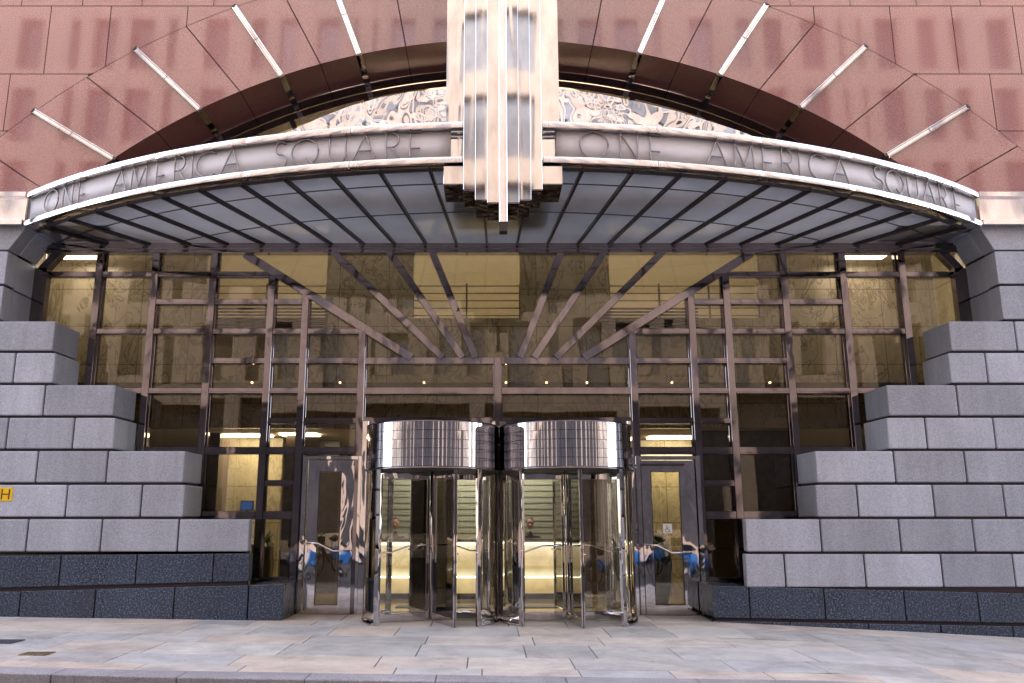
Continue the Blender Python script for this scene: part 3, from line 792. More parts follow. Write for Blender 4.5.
for a, b in zip(edges, edges[1:]):
    pl = clip(clip(big, right_of(a)), lambda p, b=b: -right_of(b)(p)); pane(pl)
for a, b in ((VL['L6'], XC), (XC, VR['R6'])):
    pane(rect(a, b, zrow['r5'], zrow['r4'])); pane(rect(a, b, zrow['r6'], zrow['r5']))

# ------------------------------------------------------------------ side doors
def side_door(pxl, pxr, glx0, glx1, hinge, sgn):
    yd = DM+.03; x0, x1 = PX(pxl, 540, yd), PX(pxr, 540, yd); z0, z1 = .03, PZ(460.5, yd)
    gx0, gx1 = PX(glx0, 540, yd), PX(glx1, 540, yd); gz0, gz1 = PZ(605.3, yd), PZ(471.5, yd)
    mb = MB()
    mb.box(x0, gx0, yd, yd+.06, z0, z1); mb.box(gx1, x1, yd, yd+.06, z0, z1)
    mb.box(gx0, gx1, yd, yd+.06, z0, gz0); mb.box(gx0, gx1, yd, yd+.06, gz1, z1)
    d = mb.build('side_door', M['steel_door'], B); WL[d.name] = WL[B.name]
    ibox('door_pane', M['glass_door'], d, gx0, gx1, yd+.02, yd+.03, gz0, gz1)
    mb = MB(); e = .012
    for q in ((gx0, gx0+e, gz0, gz1), (gx1-e, gx1, gz0, gz1), (gx0, gx1, gz0, gz0+e), (gx0, gx1, gz1-e, gz1)): mb.box(q[0], q[1], yd-.004, yd+.018, q[2], q[3])
    mb.build('door_bead', M['black_metal'], d)
    # jambs and head
    fx0, fx1 = x0-.012, x1+.012
    mb = MB(); mb.box(fx0-.075, fx0, DM-.01, DM+.12, -.1, z1+.07); mb.box(fx1, fx1+.075, DM-.01, DM+.12, -.1, z1+.07); mb.box(fx0, fx1, DM-.01, DM+.12, z1+.012, z1+.07)
    mb.build('door_frame', M['steel_door'], B, bevel=.004)
    ibox('door_shadow_gap', M['black'], B, fx0, fx1, yd+.065, yd+.10, -.05, z1+.012) if False else None
    ibox('door_sill', M['steel'], B, fx0, fx1, DM-.02, DM+.2, -.05, .028)
    return d, x0, x1, yd, z1
dl, x0, x1, yd, z1 = side_door(305.5, 355.5, 316.5, 339.5, 'l', -1)
def handle(d, pts, yd):
    mb = MB(); mb.tube([(P(px, py, yd-.07).x, yd-.07, P(px, py, yd-.07).z) for px, py in pts], .014, 8)
    for px, py in (pts[0], pts[-1]):
        p = P(px, py, yd-.07); mb.tube([(p.x, yd-.07, p.z), (p.x, yd+.01, p.z)], .012, 8)
    mb.build('handle', M['chrome'], d)
handle(dl, [(306.5, 543), (318, 543.5), (333, 551), (350, 551)], yd)
dr, x0, x1, yd, z1 = side_door(643.5, 698, 653, 682.5, 'r', 1)
handle(dr, [(645.5, 545), (657, 545.5), (672, 553), (692, 553)], yd)
# closer bar above right door
p0, p1 = P(643, 463.5, DM-.03), P(684, 463.5, DM-.03)
ibox('door_closer', M['black_metal'], dr, p0.x, p1.x, DM-.05, DM-.012, p0.z-.035, p0.z)
# wheelchair sign
a, b = P(662.8, 523.8, yd-.005), P(672.2, 533.4, yd-.005)
sg = empty('accessibility_sign', ((a.x+b.x)/2, yd-.005, b.z), 'small square white wheelchair access sign on the glass of the right side door', 'sign')
ibox('plate', M['white'], sg, a.x, b.x, yd-.012, yd-.004, b.z, a.z)
mb = MB(); s = (b.x-a.x); X = lambda u: a.x+s*u; Zz = lambda v: b.z+(a.z-b.z)*v; r = s*.035; yq = yd-.014
mb.tube([(X(.42), yq, Zz(.80)), (X(.421), yq, Zz(.86))], r*2.0, 8)
mb.tube([(X(.42), yq, Zz(.72)), (X(.44), yq, Zz(.42)), (X(.66), yq, Zz(.42)), (X(.76), yq, Zz(.18)), (X(.84), yq, Zz(.2))], r, 6)
mb.tube([(X(.42), yq, Zz(.58)), (X(.6), yq, Zz(.58))], r, 6)
mb.tube([(X(.36), yq, Zz(.52))]+[(X(.46+.22*math.cos(math.radians(t))), yq, Zz(.32+.2*math.sin(math.radians(t)))) for t in range(130, 361, 20)], r*.8, 6)
mb.build('symbol', M['black'], sg)

# ------------------------------------------------------------------ revolving doors
def revolving(pxc, ang0, lab):
    yc = 12.62; R = 1.0
    xc = PX(pxc, 550, 12.35); yf = yc-R
    z0 = .025; zo = PZ(467.5, yf); zt = PZ(420, yf)
    c = (xc, yc, 0)
    # drum fascia: rows of polished tiles, each catching the street at its own angle
    mb = MB(); nr, nc = 5, 40; hh = (zt-zo-.03)/nr
    rnd = random.Random(int(pxc))
    coltilt = [rnd.uniform(-.003, .003) for _ in range(nc)]
    for i in range(nr):
        for k in range(nc):
            a0 = 2*PI*k/nc+.002; a1 = 2*PI*(k+1)/nc-.002; am = (a0+a1)/2
            za, zb = zo+.02+hh*i+.004, zo+.02+hh*(i+1)-.004; tl = rnd.uniform(-.0006, .0006)
            n = 3; prev = None
            for q in range(n+1):
                a = a0+(a1-a0)*q/n; bow = .0035*(1-((q/n)*2-1)**2)
                rr = R+bow+coltilt[k]*(q/n-.5)*.6
                v = len(mb.v); mb.v += [Vector((xc+(rr-tl)*math.sin(a), yc-(rr-tl)*math.cos(a), za)), Vector((xc+(rr+tl)*math.sin(a), yc-(rr+tl)*math.cos(a), zb))]
                if prev is not None: mb.f.append([prev, v, v+1, prev+1]); mb.sm.append(len(mb.f)-1)
                prev = v
    d = mb.build('revolving_door', M['chrome_tile'], B, fix=False); WL[d.name] = WL[B.name]
    tag(d, lab)
    mb = MB(); mb.lathe([(R-.006, zo+.01), (R-.006, zt-.02)], c, 64); mb.lathe([(R+.012, zo-.002), (R+.012, zo+.02), (R-.05, zo+.02)], c, 64); mb.lathe([(R+.004, zt-.012), (R+.004, zt+.004), (0.01, zt+.004)], c, 64)
    mb.build('drum', M['steel'], d)
    mb = MB(); mb.lathe([(.01, zo-.004), (R+.012, zo-.004)], c, 64, False); mb.build('drum_ceiling', M['black'], d)
    # curved glass side walls
    for s in (-1, 1):
        a0, a1 = math.radians(46)*s, math.radians(134)*s
        A = [a0+(a1-a0)*i/24 for i in range(25)]
        f = lambda r: (lambda u, v: (xc+r*math.sin(u), yc-r*math.cos(u), v))
        mb = MB(); mb.grid(f(R-.02), A, [z0+.1, zo-.005]); mb.build('curved_pane', M['glass_clear'], d, fix=False)
        mb = MB()
        for r0, r1 in ((R+.005, R-.045),):
            for za, zb in ((z0-.03, z0+.1),):
                b = len(mb.v)
                for u in A:
                    mb.v += [Vector((xc+r*math.sin(u), yc-r*math.cos(u), z)) for r, z in ((r0, za), (r0, zb), (r1, zb), (r1, za))]
                for i in range(24):
                    q = b+4*i
                    for k in range(4): mb.f.append([q+k, q+(k+1) % 4, q+4+(k+1) % 4, q+4+k]); mb.sm.append(len(mb.f)-1)
        mb.build('base_rail', M['steel_door'], d)
        for a in (a0, a1):
            p = Vector((xc+(R-.018)*math.sin(a), yc-(R-.018)*math.cos(a), 0)); t_ = Vector((math.cos(a), math.sin(a), 0))
            mb = MB(); mb.bar((p.x, p.y, z0-.03), (p.x, p.y, zo-.003), .085, .05, up=(math.sin(a), -math.cos(a), 0)); mb.build('door_post', M['steel_door'], d, bevel=.006)
        # middle slim upright of the curved wall
        a = (a0+a1)/2; mb = MB(); mb.bar((xc+(R-.018)*math.sin(a), yc-(R-.018)*math.cos(a), z0), (xc+(R-.018)*math.sin(a), yc-(R-.018)*math.cos(a), zo-.003), .03, .03, up=(math.sin(a), -math.cos(a), 0)); mb.build('door_post', M['black_metal'], d)
    mb = MB(); mb.tube([(xc, yc, z0), (xc, yc, zo-.004)], .035, 12); mb.build('shaft', M['steel_door'], d)
    mb = MB(); mb.lathe([(.01, z0+.004), (R-.06, z0+.004), (R-.06, z0-.03)], c, 48, False); mb.build('floor_mat', M['black'], d)
    for k in range(4):
        a = ang0+k*PI/2; dx, dy = math.sin(a), -math.cos(a); up = (dx*0-dy, dx, 0)
        nrm = Vector((-dy, dx, 0))
        def pt(r, z): return (xc+dx*r, yc+dy*r, z)
        ri, ro = .05, R-.055; mb = MB(); zb, zt_ = z0+.03, zo-.02
        mb.bar(pt(ro-.02, zb), pt(ro-.02, zt_), .04, .045, up=(nrm.x, nrm.y, 0)); mb.bar(pt(ri+.015, zb), pt(ri+.015, zt_), .035, .045, up=(nrm.x, nrm.y, 0))
        mb.bar(pt(ri+.0325, zb+.055), pt(ro-.04, zb+.055), .045, .11); mb.bar(pt(ri+.0325, zt_-.05), pt(ro-.04, zt_-.05), .045, .10)
        w = mb.build('wing', M['steel_door'], d, bevel=.003)
        mb = MB(); mb.bar(pt(ri+.03, (zb+zt_)/2), pt(ro-.04, (zb+zt_)/2), .008, zt_-zb-.2); mb.build('wing_pane', M['glass_clear'], d)
        mb = MB(); mb.bar(pt(ro+.003, zb), pt(ro+.003, zt_), .01, .012, up=(nrm.x, nrm.y, 0)); mb.build('brush_seal', M['black'], d)
        mb = MB(); zh = 1.02; o1 = nrm*.05
        q = [Vector(pt(ri+.04, zh+.09)), Vector(pt(ri+.32, zh+.09)), Vector(pt(ro-.30, zh)), Vector(pt(ro-.03, zh))]
        mb.tube([v_+o1 for v_ in q], .012, 8)
        for v_ in (q[0]+(q[1]-q[0])*.1, q[3]): mb.tube([v_+o1, v_], .01, 6)
        mb.build('push_bar', M['chrome'], d)
M['chrome_tile'] = chrome('tiled_polished_steel', (.74, .73, .78), .05, .05, .01, (1, 1, 1), 2.5)
revolving(430.5, math.radians(24), 'left revolving door, one wing swung out to the right')
revolving(569, math.radians(7), 'right revolving door, one wing pointing straight at the street')
# slim posts between and beside the drums
for px in (492.5, 503.5):
    x = PX(px, 550, DM-.06); ibox('door_post', M['steel_door'], B, x-.05, x+.05, DM-.08, DM-.005, 0, PZ(421, DM-.06), bevel=.005)
for px, w in ((362, .10), (634.5, .10)):
    x = PX(px, 550, DM-.06); ibox('door_post', M['steel_door'], B, x-w/2, x+w/2, DM-.08, DM-.005, 0, PZ(421, DM-.06), bevel=.005)

# ------------------------------------------------------------------ interior of the lobby
YB = 14.6; zCe = PZ(428, YB); FL = .02
mb = MB(); mb.box(-16, 16, 12.9, 28, -.15, FL-.0); mb.build('lobby_floor', M['lobby_floor'], B)
YR = 20.0
mb = MB(); mb.box(-9, 9, YR, YR+.1, FL, zCe+.4); mb.build('lobby_wall', M['marble_pale'], B)
for s in (-1, 1): ibox('lobby_wall', M['marble_pale'], B, *sorted((s*8.2, s*8.3)), 13.2, YR, FL, 9)
# bulkhead of veined marble above the lobby opening, with balcony recess
def bulk(x0, x1, z0, z1, mat='marble', y=YB, d=.18): mb = MB(); mb.box(x0, x1, y, y+d, z0, z1); mb.build('bulkhead', M[mat], B)
bx0, bx1 = PX(413, 300, YB), PX(520, 300, YB); bz0, bz1 = PZ(318, YB), PZ(284-34, YB)
cx0, cx1 = PX(610, 300, YB), PX(760, 300, YB); ex0, ex1 = PX(205, 300, YB), PX(326, 300, YB)
zT = 6.6
bulk(-8.2, ex0, zCe, zT); bulk(ex0, ex1, zCe, bz0); bulk(ex1, bx0, zCe, zT); bulk(bx0, bx1, zCe, bz0); bulk(bx1, cx0, zCe, zT); bulk(cx0, cx1, zCe, bz0); bulk(cx1, 8.2, zCe, zT)
ibox('gallery_wall', M['plaster'], B, -8.2, 8.2, 17.3, 17.4, zCe, 9.5)
ibox('gallery_floor', M['plaster'], B, -8.2, 8.2, YB+.18, 17.3, bz0-.25, bz0-.02)
ibox('lobby_ceiling', M['plaster'], B, -8.2, 8.2, YB+.18, YR, zCe, zCe+.1)
ibox('lobby_ceiling', M['plaster'], B, -8.2, 8.2, 13.3, 17.3, 9.4, 9.5)
for (a, b) in ((ex0, ex1), (bx0, bx1), (cx0, cx1)):
    mb = MB()
    for i in range(5): z = bz0+.06+i*.14; mb.tube([(a, YB+.06, z), (b, YB+.06, z)], .011, 6)
    n = max(2, int((b-a)/.8))
    for i in range(n+1): x = a+(b-a)*i/n; mb.bar((x, YB+.06, bz0), (x, YB+.06, bz0+.66), .03, .03, up=(0, 1, 0))
    mb.build('railing', M['rail'], B)
# louvre vents
for (pa, pb) in ((215, 328), (604, 698)):
    a, b = PX(pa, 318, YB-.03), PX(pb, 318, YB-.03); mb = MB()
    z0, z1 = PZ(328, YB-.03), PZ(309, YB-.03)
    for i in range(7): z = z0+(z1-z0)*i/6; mb.box(a, b, YB-.06, YB-.005, z-.012, z+.012)
    mb.build('louvre', M['black_metal'], B)
# shelf line with downlights
zs = PZ(386, YB-.4)
ibox('light_shelf', M['dark_wall'], B, -8.2, 8.2, YB-.42, YB-.005, zs-.05, zs+.06)
for px in (252, 340, 424, 506, 546.5, 587, 629, 672, 770, 848):
    p = P(px, 382.5, YB-.44); mb = MB(); mb.tube([(p.x, YB-.45, p.z), (p.x, YB-.425, p.z)], .016, 10); mb.build('downlight', M['downlight'], B)
# lobby lights: coves
for (x0, x1, y0, y1) in ((-1.9, 1.6, 17.2, 17.6), (-3.9, -3.2, 15.5, 15.9)):
    mb = MB(); mb.box(x0, x1, y0, y1, zCe-.03, zCe-.005); mb.build('cove_light', M['lamp2'], B)
for (pa, pb) in ((52, 92), (850, 893)):
    x0, x1 = PX(pa, 262, 13.9), PX(pb, 262, 13.9)
    ibox('upper_soffit', M['plaster'], B, x0-1.2, x1+1.2, 13.3, YB-.01, 6.1, 6.16) if False else None
    mb = MB(); z = PZ(256, 14.1); mb.box(x0, x1, 13.6, 14.3, z, z+.02); mb.build('cove_light', M['lamp'], B)
for (x0, x1, y0, y1, z) in ((-6.5, 6.5, 15.2, 15.5, 9.35), (-7, 7, 13.7, 14.2, 8.8)):  # front strip added to light the marble face of the bulkhead
    mb = MB(); mb.box(x0, x1, y0, y1, z, z+.02); mb.build('cove_light', M['lamp'], B)
ibox('upper_bulkhead', M['plaster'], B, -8.2, 8.2, YB+.2, YB+.3, zT+.7, 9.4)
for (pa, pb, yy) in ((214, 281, 16.4), (640, 700, 16.8)):
    x0, x1 = PX(pa, 480, yy), PX(pb, 480, yy); ibox('lobby_wall', M['marble_pale'], B, x0, x1, yy, yy+.12, FL, zCe-.012)
    n = 3
    for i in range(1, n): x = x0+(x1-x0)*i/n; mb = MB(); mb.box(x-.006, x+.006, yy-.004, yy-.0005, FL, zCe-.02); mb.build('panel_joint', M['plaster'], B)
    ibox('cove_light', M['lamp2'], B, x0+.1, x1-.1, yy-.75, yy-.35, zCe-.03, zCe-.006)
# dark stone screens and green glass directory
ibox('stone_screen', M['dark_wall'], B, PX(574, 500, 17), PX(603, 500, 17), 17, 17.3, FL, zCe-.01)
ibox('stone_screen', M['dark_wall'], B, PX(200, 500, 15.4), PX(216, 500, 15.4), 15.4, 16.0, FL, zCe-.01)
ibox('stone_screen', M['dark_wall'], B, PX(283, 500, 15.6), PX(297, 500, 15.6), 15.6, 16.0, FL, zCe-.01)
ibox('stone_screen', M['dark_wall'], B, PX(700, 500, 15.0), PX(800, 500, 15.0), 15.0, 15.2, FL, zCe-.01)
ibox('stone_screen', M['dark_wall'], B, PX(318, 500, 17), PX(338, 500, 17), 17, 17.3, FL, zCe-.01)
gx0, gx1 = PX(376, 500, 18), PX(570, 500, 18)
gw = ibox('directory_wall', M['green_wall'], B, gx0, gx1, 18, 18.1, FL, zCe-.01)
mb = MB()
for i in range(12):
    z = PZ(479+6*i, 18) ; mb.box(gx0, gx1, 17.992, 17.998, z-.006, z+.006)
mb.build('panel_joint', M['text_dark'], B)

desk = empty('reception_desk', (-.3, 16, FL), 'long glowing yellow backlit reception desk seen through the revolving doors', 'desk')
a, b = PX(372, 560, 16), PX(583, 560, 16)
ibox('front_panel', M['desk_glow'], desk, a, b, 16.02, 16.1, FL+.10, 1.05)
ibox('counter_top', M['dark_wall'], desk, a-.05, b+.05, 15.95, 16.75, 1.055, 1.10)
ibox('kick_base', M['dark_wall'], desk, a, b, 16.06, 16.5, FL, FL+.095)
for z in (.40, 1.0): mb = MB(); mb.box(a, b, 15.985, 16.012, z, z+.03); mb.build('light_strip', M['strip'], desk)
ibox('floor_mat', M['black'], None, PX(398, 590, 14.9), PX(590, 590, 14.9), 14.5, 14.9, FL, FL+.012)
o = bpy.data.objects[-1] if False else None
for ob in bpy.data.objects:
    if ob.name == 'floor_mat' or ob.name.startswith('floor_mat'):
        if ob.parent is None: tag(ob, 'flat dark mat on the lobby floor in front of the glowing reception desk', 'mat')
# seated receptionists
def person(x, y, lab, hair):
    o = empty('person', (x, y, FL), lab, 'person')
    me = bpy.data.meshes.new('body'); V = [(0, 0, .55), (0, 0, .75), (0, 0, 1.0), (0, -.02, 1.12), (0, -.03, 1.22), (-.17, 0, 1.06), (.17, 0, 1.06), (-.22, -.05, .80), (.22, -.05, .80), (-.17, -.26, .78), (.17, -.26, .78), (-.10, -.05, .52), (.10, -.05, .52), (-.12, -.42, .50), (.12, -.42, .50), (-.12, -.42, .08), (.12, -.42, .08), (-.12, -.55, .05), (.12, -.55, .05)]
    E = [(0, 1), (1, 2), (2, 3), (3, 4), (2, 5), (2, 6), (5, 7), (6, 8), (7, 9), (8, 10), (0, 11), (0, 12), (11, 13), (12, 14), (13, 15), (14, 16), (15, 17), (16, 18)]
    Rr = [.14, .13, .12, .055, .05, .07, .07, .05, .05, .035, .035, .10, .10, .07, .07, .045, .045, .04, .04]
    me.from_pydata(V, E, []); b_ = bpy.data.objects.new('body', me); col.objects.link(b_); b_.parent = o
    sm = b_.modifiers.new('skin', 'SKIN'); ly = me.skin_vertices[0] if me.skin_vertices else None
    if ly is None:
        bm = bmesh.new(); bm.from_mesh(me); bm.verts.layers.skin.verify(); bm.to_mesh(me); bm.free(); ly = me.skin_vertices[0]
    for i, r in enumerate(Rr): ly.data[i].radius = (r, r)
    ly.data[0].use_root = True
    b_.modifiers.new('sub', 'SUBSURF').render_levels = 2; me.materials.append(M['cloth'])
    mb = MB(); hc = Vector((x, y-.035, 1.36+FL)); pr_ = []
    mb.grid(lambda u, v: (hc.x+.078*math.sin(v)*math.cos(u)*(1-.12*math.cos(v)*-1), hc.y+.095*math.sin(v)*math.sin(u), hc.z+.115*math.cos(v)), [2*PI*i/16 for i in range(17)], [PI*i/12 for i in range(13)])
    mb.lathe([(.03, -.02), (.012, .01)], (hc.x, hc.y-.095, hc.z-.01), 6)
    h = mb.build('head', M['skin'], o)
    mb = MB(); mb.grid(lambda u, v: (hc.x+.086*math.sin(v)*math.cos(u), hc.y+.018+.100*math.sin(v)*math.sin(u), hc.z+.016+.118*math.cos(v)), [2*PI*i/16 for i in range(17)], [PI*.5*i/8 for i in range(9)])
    mb.build('hair', M[hair], o)
    mb = MB()
    for s in (-1, 1): mb.tube([(hc.x+s*.028, hc.y-.090, hc.z+.008), (hc.x+s*.028, hc.y-.096, hc.z+.008)], .009, 8)
    mb.build('eye', M['black'], o)
person(PX(395.5, 533, 17.1), 17.1, 'seated receptionist in dark clothes at the left end of the glowing desk', 'hair')
person(PX(530, 533, 17.1), 17.1, 'seated receptionist in dark clothes behind the desk, seen through the right revolving door', 'hair')
# plants in urns
def plant(x, y, lab, h=1.05):
    o = empty('potted_plant', (x, y, FL), lab, 'plant', None)
    mb = MB(); mb.lathe([(.01, 0), (.13, 0), (.12, .05), (.17, .35), (.20, .7), (.17, h-.08), (.19, h), (.15, h), (.14, h-.05), (.01, h-.05)], (x, y, FL), 24); mb.build('urn', M['pot'], o)
    mb = MB(); rn = random.Random(int(x*100))
    for i in range(70):
        a = rn.uniform(0, 2*PI); l = rn.uniform(.2, .42); t = rn.uniform(.2, 1.2)
        d = Vector((math.cos(a)*math.cos(t), math.sin(a)*math.cos(t), math.sin(t))); s = Vector((-math.sin(a), math.cos(a), 0))*.025
        b0 = Vector((x, y, FL+h-.04)); m1 = b0+d*l*.55; tip = b0+d*l+Vector((0, 0, -.12*math.cos(t)))
        mb.quad(b0-s*.3, b0+s*.3, m1+s, m1-s); mb.quad(m1-s, m1+s, tip+s*.05, tip-s*.05)
    mb.build('foliage', M['leaf'], o, fix=False)
plant(PX(263, 540, 14.3), 14.3, 'green plant in a bronze urn behind the low window left of the left door')
plant(PX(659, 540, 14.7), 14.7, 'green plant in a bronze urn seen through the right side door')
# screen
p = P(247, 505, 15.0)
mo = empty('monitor', (p.x, 15.0, p.z-.1), 'small glowing blue screen behind the window above the left grey granite step', 'screen')
ibox('screen', M['screen'], mo, p.x-.10, p.x+.10, 14.98, 14.99, p.z-.085, p.z+.06); ibox('case', M['black'], mo, p.x-.115, p.x+.115, 14.992, 15.02, p.z-.1, p.z+.075)
ibox('stand', M['black'], mo, p.x-.02, p.x+.02, 15.0, 15.04, FL, p.z-.1)

# ------------------------------------------------------------------ hydrant sign at the left edge of the photo
a, b = P(-6, 487.5, DS-.012), P(11.5, 501, DS-.012)
hs = empty('hydrant_sign', ((a.x+b.x)/2, DS-.01, b.z), 'small yellow plate with a black H on the grey granite at the left edge', 'sign')
ibox('plate', M['yellow'], hs, a.x, b.x, DS-.010, DS-.002, b.z, a.z, bevel=.003)
mb = MB(); w = b.x-a.x; h = a.z-b.z
mb.box(a.x+w*.42, a.x+w*.48, DS-.014, DS-.0105, b.z+h*.12, b.z+h*.88); mb.box(a.x+w*.80, a.x+w*.86, DS-.014, DS-.0105, b.z+h*.12, b.z+h*.88); mb.box(a.x+w*.48, a.x+w*.80, DS-.014, DS-.0105, b.z+h*.47, b.z+h*.54)
mb.build('symbol', M['black'], hs)
# covers in the pavement
def ground_at(px, py, z=.1):
    dx = (px-CX)/F; dy = (CY-py)/F; d = Vector((dx, cp_-dy*sp_, sp_+dy*cp_)); t = (z-CAMZ)/d.z; return Vector((d.x*t, d.y*t, z))
def plate_cover(px, py, w, d, mat, name, lab, rot=.0):
    p = ground_at(px, py); zc_ = g(p.x)+.004
    o = empty(name, (p.x, p.y, zc_), lab, 'cover')
    mb = MB(); mb.box(p.x-w/2, p.x+w/2, p.y-d/2, p.y+d/2, zc_, zc_+.006); mb.build('plate', M[mat], o)
    mb = MB(); n = 6
    for i in range(n): x = p.x-w/2+w*(i+.5)/n; mb.box(x-w*.03, x+w*.03, p.y-d*.4, p.y+d*.4, zc_+.0065, zc_+.009)
    mb.build('rib', M['iron'], o)
plate_cover(37, 652, .30, .22, 'rust', 'service_cover', 'small rusty brass service cover set in the paving near the left kerb')
plate_cover(4, 641, .34, .30, 'iron', 'drain_grate', 'dark iron grate in the paving at the left edge of the pavement')

# ------------------------------------------------------------------ street behind the camera (seen only as reflections)
OP = empty('opposite_building', (0, -7, 0), 'pale stone office building across the street, mirrored in the steel and granite', 'building')
YO = -7.0; HO = 34
xsW = [-26+2.6*i for i in range(21)]
mb = MB()
for i, x in enumerate(xsW):
    mb.box(x-.3, x+.3, YO-.5, YO, -1 if i % 2 == 0 else 6.05, HO)
for i in range(33): mb.box(-26+1.6*i+.5, -26+1.6*i+1.1, YO-.44, YO-.02, 6.95, HO-.61)
for k in (0, 2, 3, 4, 5, 6, 7, 8, 9): mb.box(-26.5, 26.5, YO-.45, YO-.05, -1 if k == 0 else 3.3*k-.55, .6 if k == 0 else 3.3*k+.35)
mb.box(-26.5, 26.5, YO-8, YO-.46, HO-.3, HO); mb.box(-26.8, 26.8, YO-.6, YO+.25, HO-.6, HO)
mb.box(-26.5, -26.3, YO-8, YO-.5, -1, HO); mb.box(26.3, 26.5, YO-8, YO-.5, -1, HO)
mb.build('stone_facade', M['limestone'], OP)
base = None
for k in range(2, 9):
    for i in range(13):
        if base is None:
            mb = MB(); x = -26+1.6*10+1.12; z = 3.3*2+.36
            mb.quad((x, YO-.30, z), (x+.96, YO-.30, z), (x+.96, YO-.30, z+2.38), (x, YO-.30, z+2.38)); base = mb.build('window', M['win_dark'], OP, fix=False)
        else:
            o = base.copy(); col.objects.link(o); o.parent = OP; o.location = (i*1.6, 0, (k-2)*3.3)
mb = MB(); mb.quad((-26.3, YO-.36, .6), (26.3, YO-.36, .6), (26.3, YO-.36, HO-.6), (-26.3, YO-.36, HO-.6)); mb.build('dark_glazing', M['glaze_dark'], OP, fix=False)
for nm, x0, x1, hh, lb in (('neighbour_building', -62, -27, 17, 'plain pale stone building further left across the street'), ('neighbour_building', 27, 62, 19, 'plain pale stone building further right across the street')):
    nb = empty(nm, ((x0+x1)/2, -7, 0), lb, 'building'); mb = MB()
    n = int((x1-x0)/2.9)
    for i in range(n+1): x = x0+(x1-x0)*i/n; mb.box(x-.45, x+.45, -7.4, -7, -1, hh)
    for k in range(int(hh/3.4)+1): mb.box(x0, x1, -7.35, -7.03, 3.4*k-.5, 3.4*k+.5)
    mb.box(x0, x1, -15, -7.6, hh-.3, hh); mb.build('stone_facade', M['limestone'], nb)
    mb = MB(); mb.quad((x0, -7.3, 0), (x1, -7.3, 0), (x1, -7.3, hh-.5), (x0, -7.3, hh-.5)); mb.build('dark_glazing', M['glaze_dark'], nb, fix=False)
for s_, lb in ((-1, 'brick building adjoining on the left'), (1, 'brick building adjoining on the right')):
    x0, x1 = sorted((s_*17.2, s_*60)); nb = empty('adjoining_building', ((x0+x1)/2, 12.6, 0), lb, 'building'); mb = MB(); n = 14
    for i in range(n+1): x = x0+(x1-x0)*i/n; mb.box(x-.6, x+.6, 12.6, 13, -2, 20)
    for k in range(7): mb.box(x0, x1, 12.63, 13, 3.3*k-.6, 3.3*k+.5)
    mb.box(x0, x1, 13.01, 24, 19.7, 20); mb.build('brick_facade', M['limestone2'], nb)
    mb = MB(); mb.quad((x0, 12.9, -1), (x1, 12.9, -1), (x1, 12.9, 19.5), (x0, 12.9, 19.5)); mb.build('dark_glazing', M['glaze_dark'], nb, fix=False)
# cycles parked along the kerb in front of the building
def bike(x, y, rz, lab):
    o = empty('bicycle', (0, 0, 0), lab, 'bicycle', 'hire bicycles docked on the street')
    for s in (-1, 1):
        cx_ = .52*s
        mb = MB(); mb.tube([(cx_+.32*math.cos(t*PI/14), 0, .33+.32*math.sin(t*PI/14)) for t in range(29)], .02, 8, False); w = mb.build('wheel', M['tyre'], o)
        mb = MB()
        for k in range(12): a = k*PI/6; mb.bar((cx_, 0, .33), (cx_+.31*math.cos(a), 0, .33+.31*math.sin(a)), .004, .004, up=(0, 1, 0))
        mb.build('spokes', M['frame_paint'], w)
        mb = MB(); b0 = 0; f = lambda u, v: (cx_+.365*math.cos(u), v, .33+.365*math.sin(u)); mb.grid(f, [PI*.1+PI*.8*i/12 for i in range(13)], [-.05, .05])
        if s < 0:
            for yy in (-.05, .05): mb.grid(lambda u, v: (cx_+v*math.cos(u), yy, .33+v*math.sin(u)), [PI*.05+PI*.8*i/12 for i in range(13)], [.12, .365])
        mb.build('mudguard', M['blue'], o, fix=False)
    mb = MB()
    for a, b_, r in (((-.52, 0, .33), (-.08, 0, .28), .015), ((-.08, 0, .28), (-.2, 0, .85), .02), ((-.08, 0, .28), (.38, 0, .8), .035), ((.38, 0, .95), (.52, 0, .33), .022)): mb.tube([a, b_], r, 8)
    mb.build('frame', M['frame_paint'], o)
    mb = MB(); mb.tube([(-.32, 0, .90), (-.2, 0, .89), (-.05, 0, .90)], .05, 8, True, [.09, .06, .02]); mb.build('saddle', M['black'], o)
    mb = MB(); mb.tube([(.28, -.30, 1.08), (.33, -.24, 1.12), (.38, 0, 1.0), (.33, .24, 1.12), (.28, .30, 1.08)], .016, 8); mb.tube([(.38, 0, 1.0), (.39, 0, .9)], .02, 8); mb.build('handlebar', M['black'], o)
    ibox('basket', M['black'], o, .42, .62, -.14, .14, .78, .98)
    o.location = (x, y, g(x)-.13); o.rotation_euler.z = rz
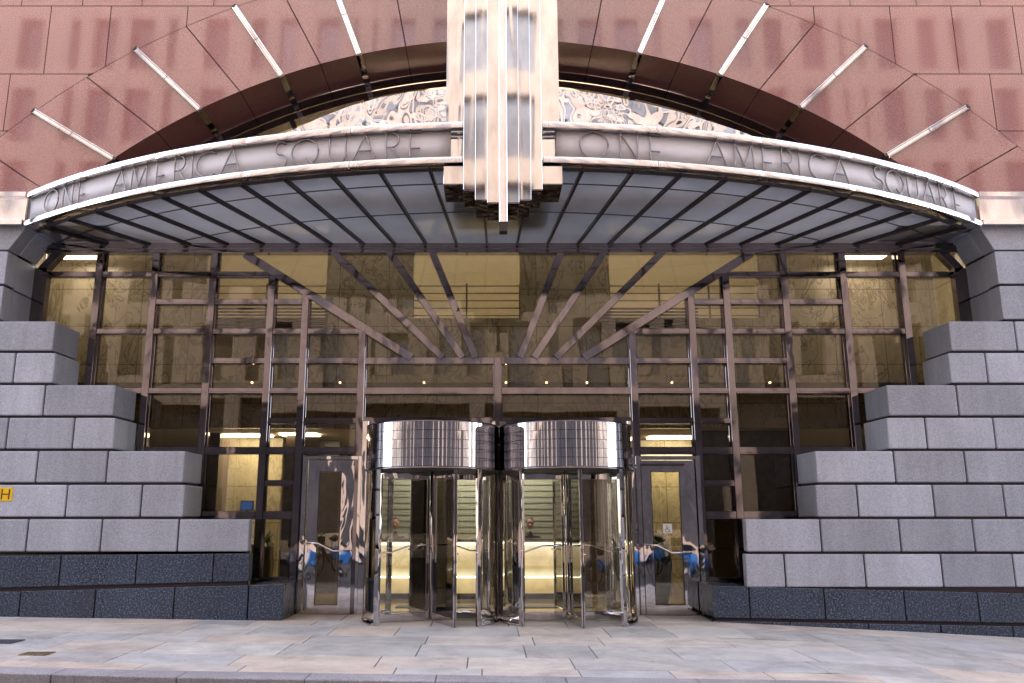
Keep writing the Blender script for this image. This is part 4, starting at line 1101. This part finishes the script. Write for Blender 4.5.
for x, rz, l in ((4.1, 1.25, 'hire bicycle with blue mudguards nearest the axis of the doors, at right'), (4.75, 1.2, 'hire bicycle with blue mudguards second in the right row'), (5.4, 1.3, 'hire bicycle with blue mudguards third in the right row'), (6.1, 1.22, 'hire bicycle with blue mudguards last in the right row'),
                 (-4.1, 1.9, 'hire bicycle with blue mudguards at left, nearest the doors'), (-4.9, 1.85, 'hire bicycle with blue mudguards outermost at left')):
    bike(x, 4.3, rz, l)

# ------------------------------------------------------------------ light
SUN_EL, SUN_AZ = math.radians(50), math.radians(-22)     # sun stands behind the facade, to the left
sd = Vector((math.sin(SUN_AZ)*math.cos(SUN_EL), math.cos(SUN_AZ)*math.cos(SUN_EL), math.sin(SUN_EL)))
ld = bpy.data.lights.new('sun', 'SUN'); ld.energy = 5.0; ld.angle = math.radians(.5); ld.color = (1, .90, .76)
lo = bpy.data.objects.new('sun', ld); col.objects.link(lo); lo.rotation_euler = (-sd).to_track_quat('-Z', 'Y').to_euler(); lo.location = (0, 0, 30)
w = bpy.data.worlds.new('World'); scene.world = w; w.use_nodes = True; nt = w.node_tree
bg = nt.nodes['Background']; sky = nt.nodes.new('ShaderNodeTexSky'); sky.sky_type = 'NISHITA'; sky.sun_disc = False
sky.sun_elevation = SUN_EL; sky.sun_rotation = SUN_AZ; sky.air_density = 1.0; sky.dust_density = 1.5; sky.ozone_density = 1.0
hs_ = nt.nodes.new('ShaderNodeHueSaturation'); hs_.inputs['Saturation'].default_value = .6
tn = nt.nodes.new('ShaderNodeMix'); tn.data_type = 'RGBA'; tn.blend_type = 'MULTIPLY'; tn.inputs[0].default_value = 1; tn.inputs[7].default_value = (1.04, 1.0, .965, 1)
nt.links.new(sky.outputs[0], hs_.inputs['Color']); nt.links.new(hs_.outputs[0], tn.inputs[6]); nt.links.new(tn.outputs[2], bg.inputs[0]); bg.inputs[1].default_value = 1.35
scene.view_settings.view_transform = 'Standard'; scene.view_settings.look = 'None'; scene.view_settings.exposure = 0
scene.render.engine = 'CYCLES'; scene.cycles.max_bounces = 10; scene.cycles.transparent_max_bounces = 16; scene.cycles.glossy_bounces = 5
scene.cycles.diffuse_bounces = 4; scene.cycles.caustics_reflective = False; scene.cycles.sample_clamp_indirect = 4
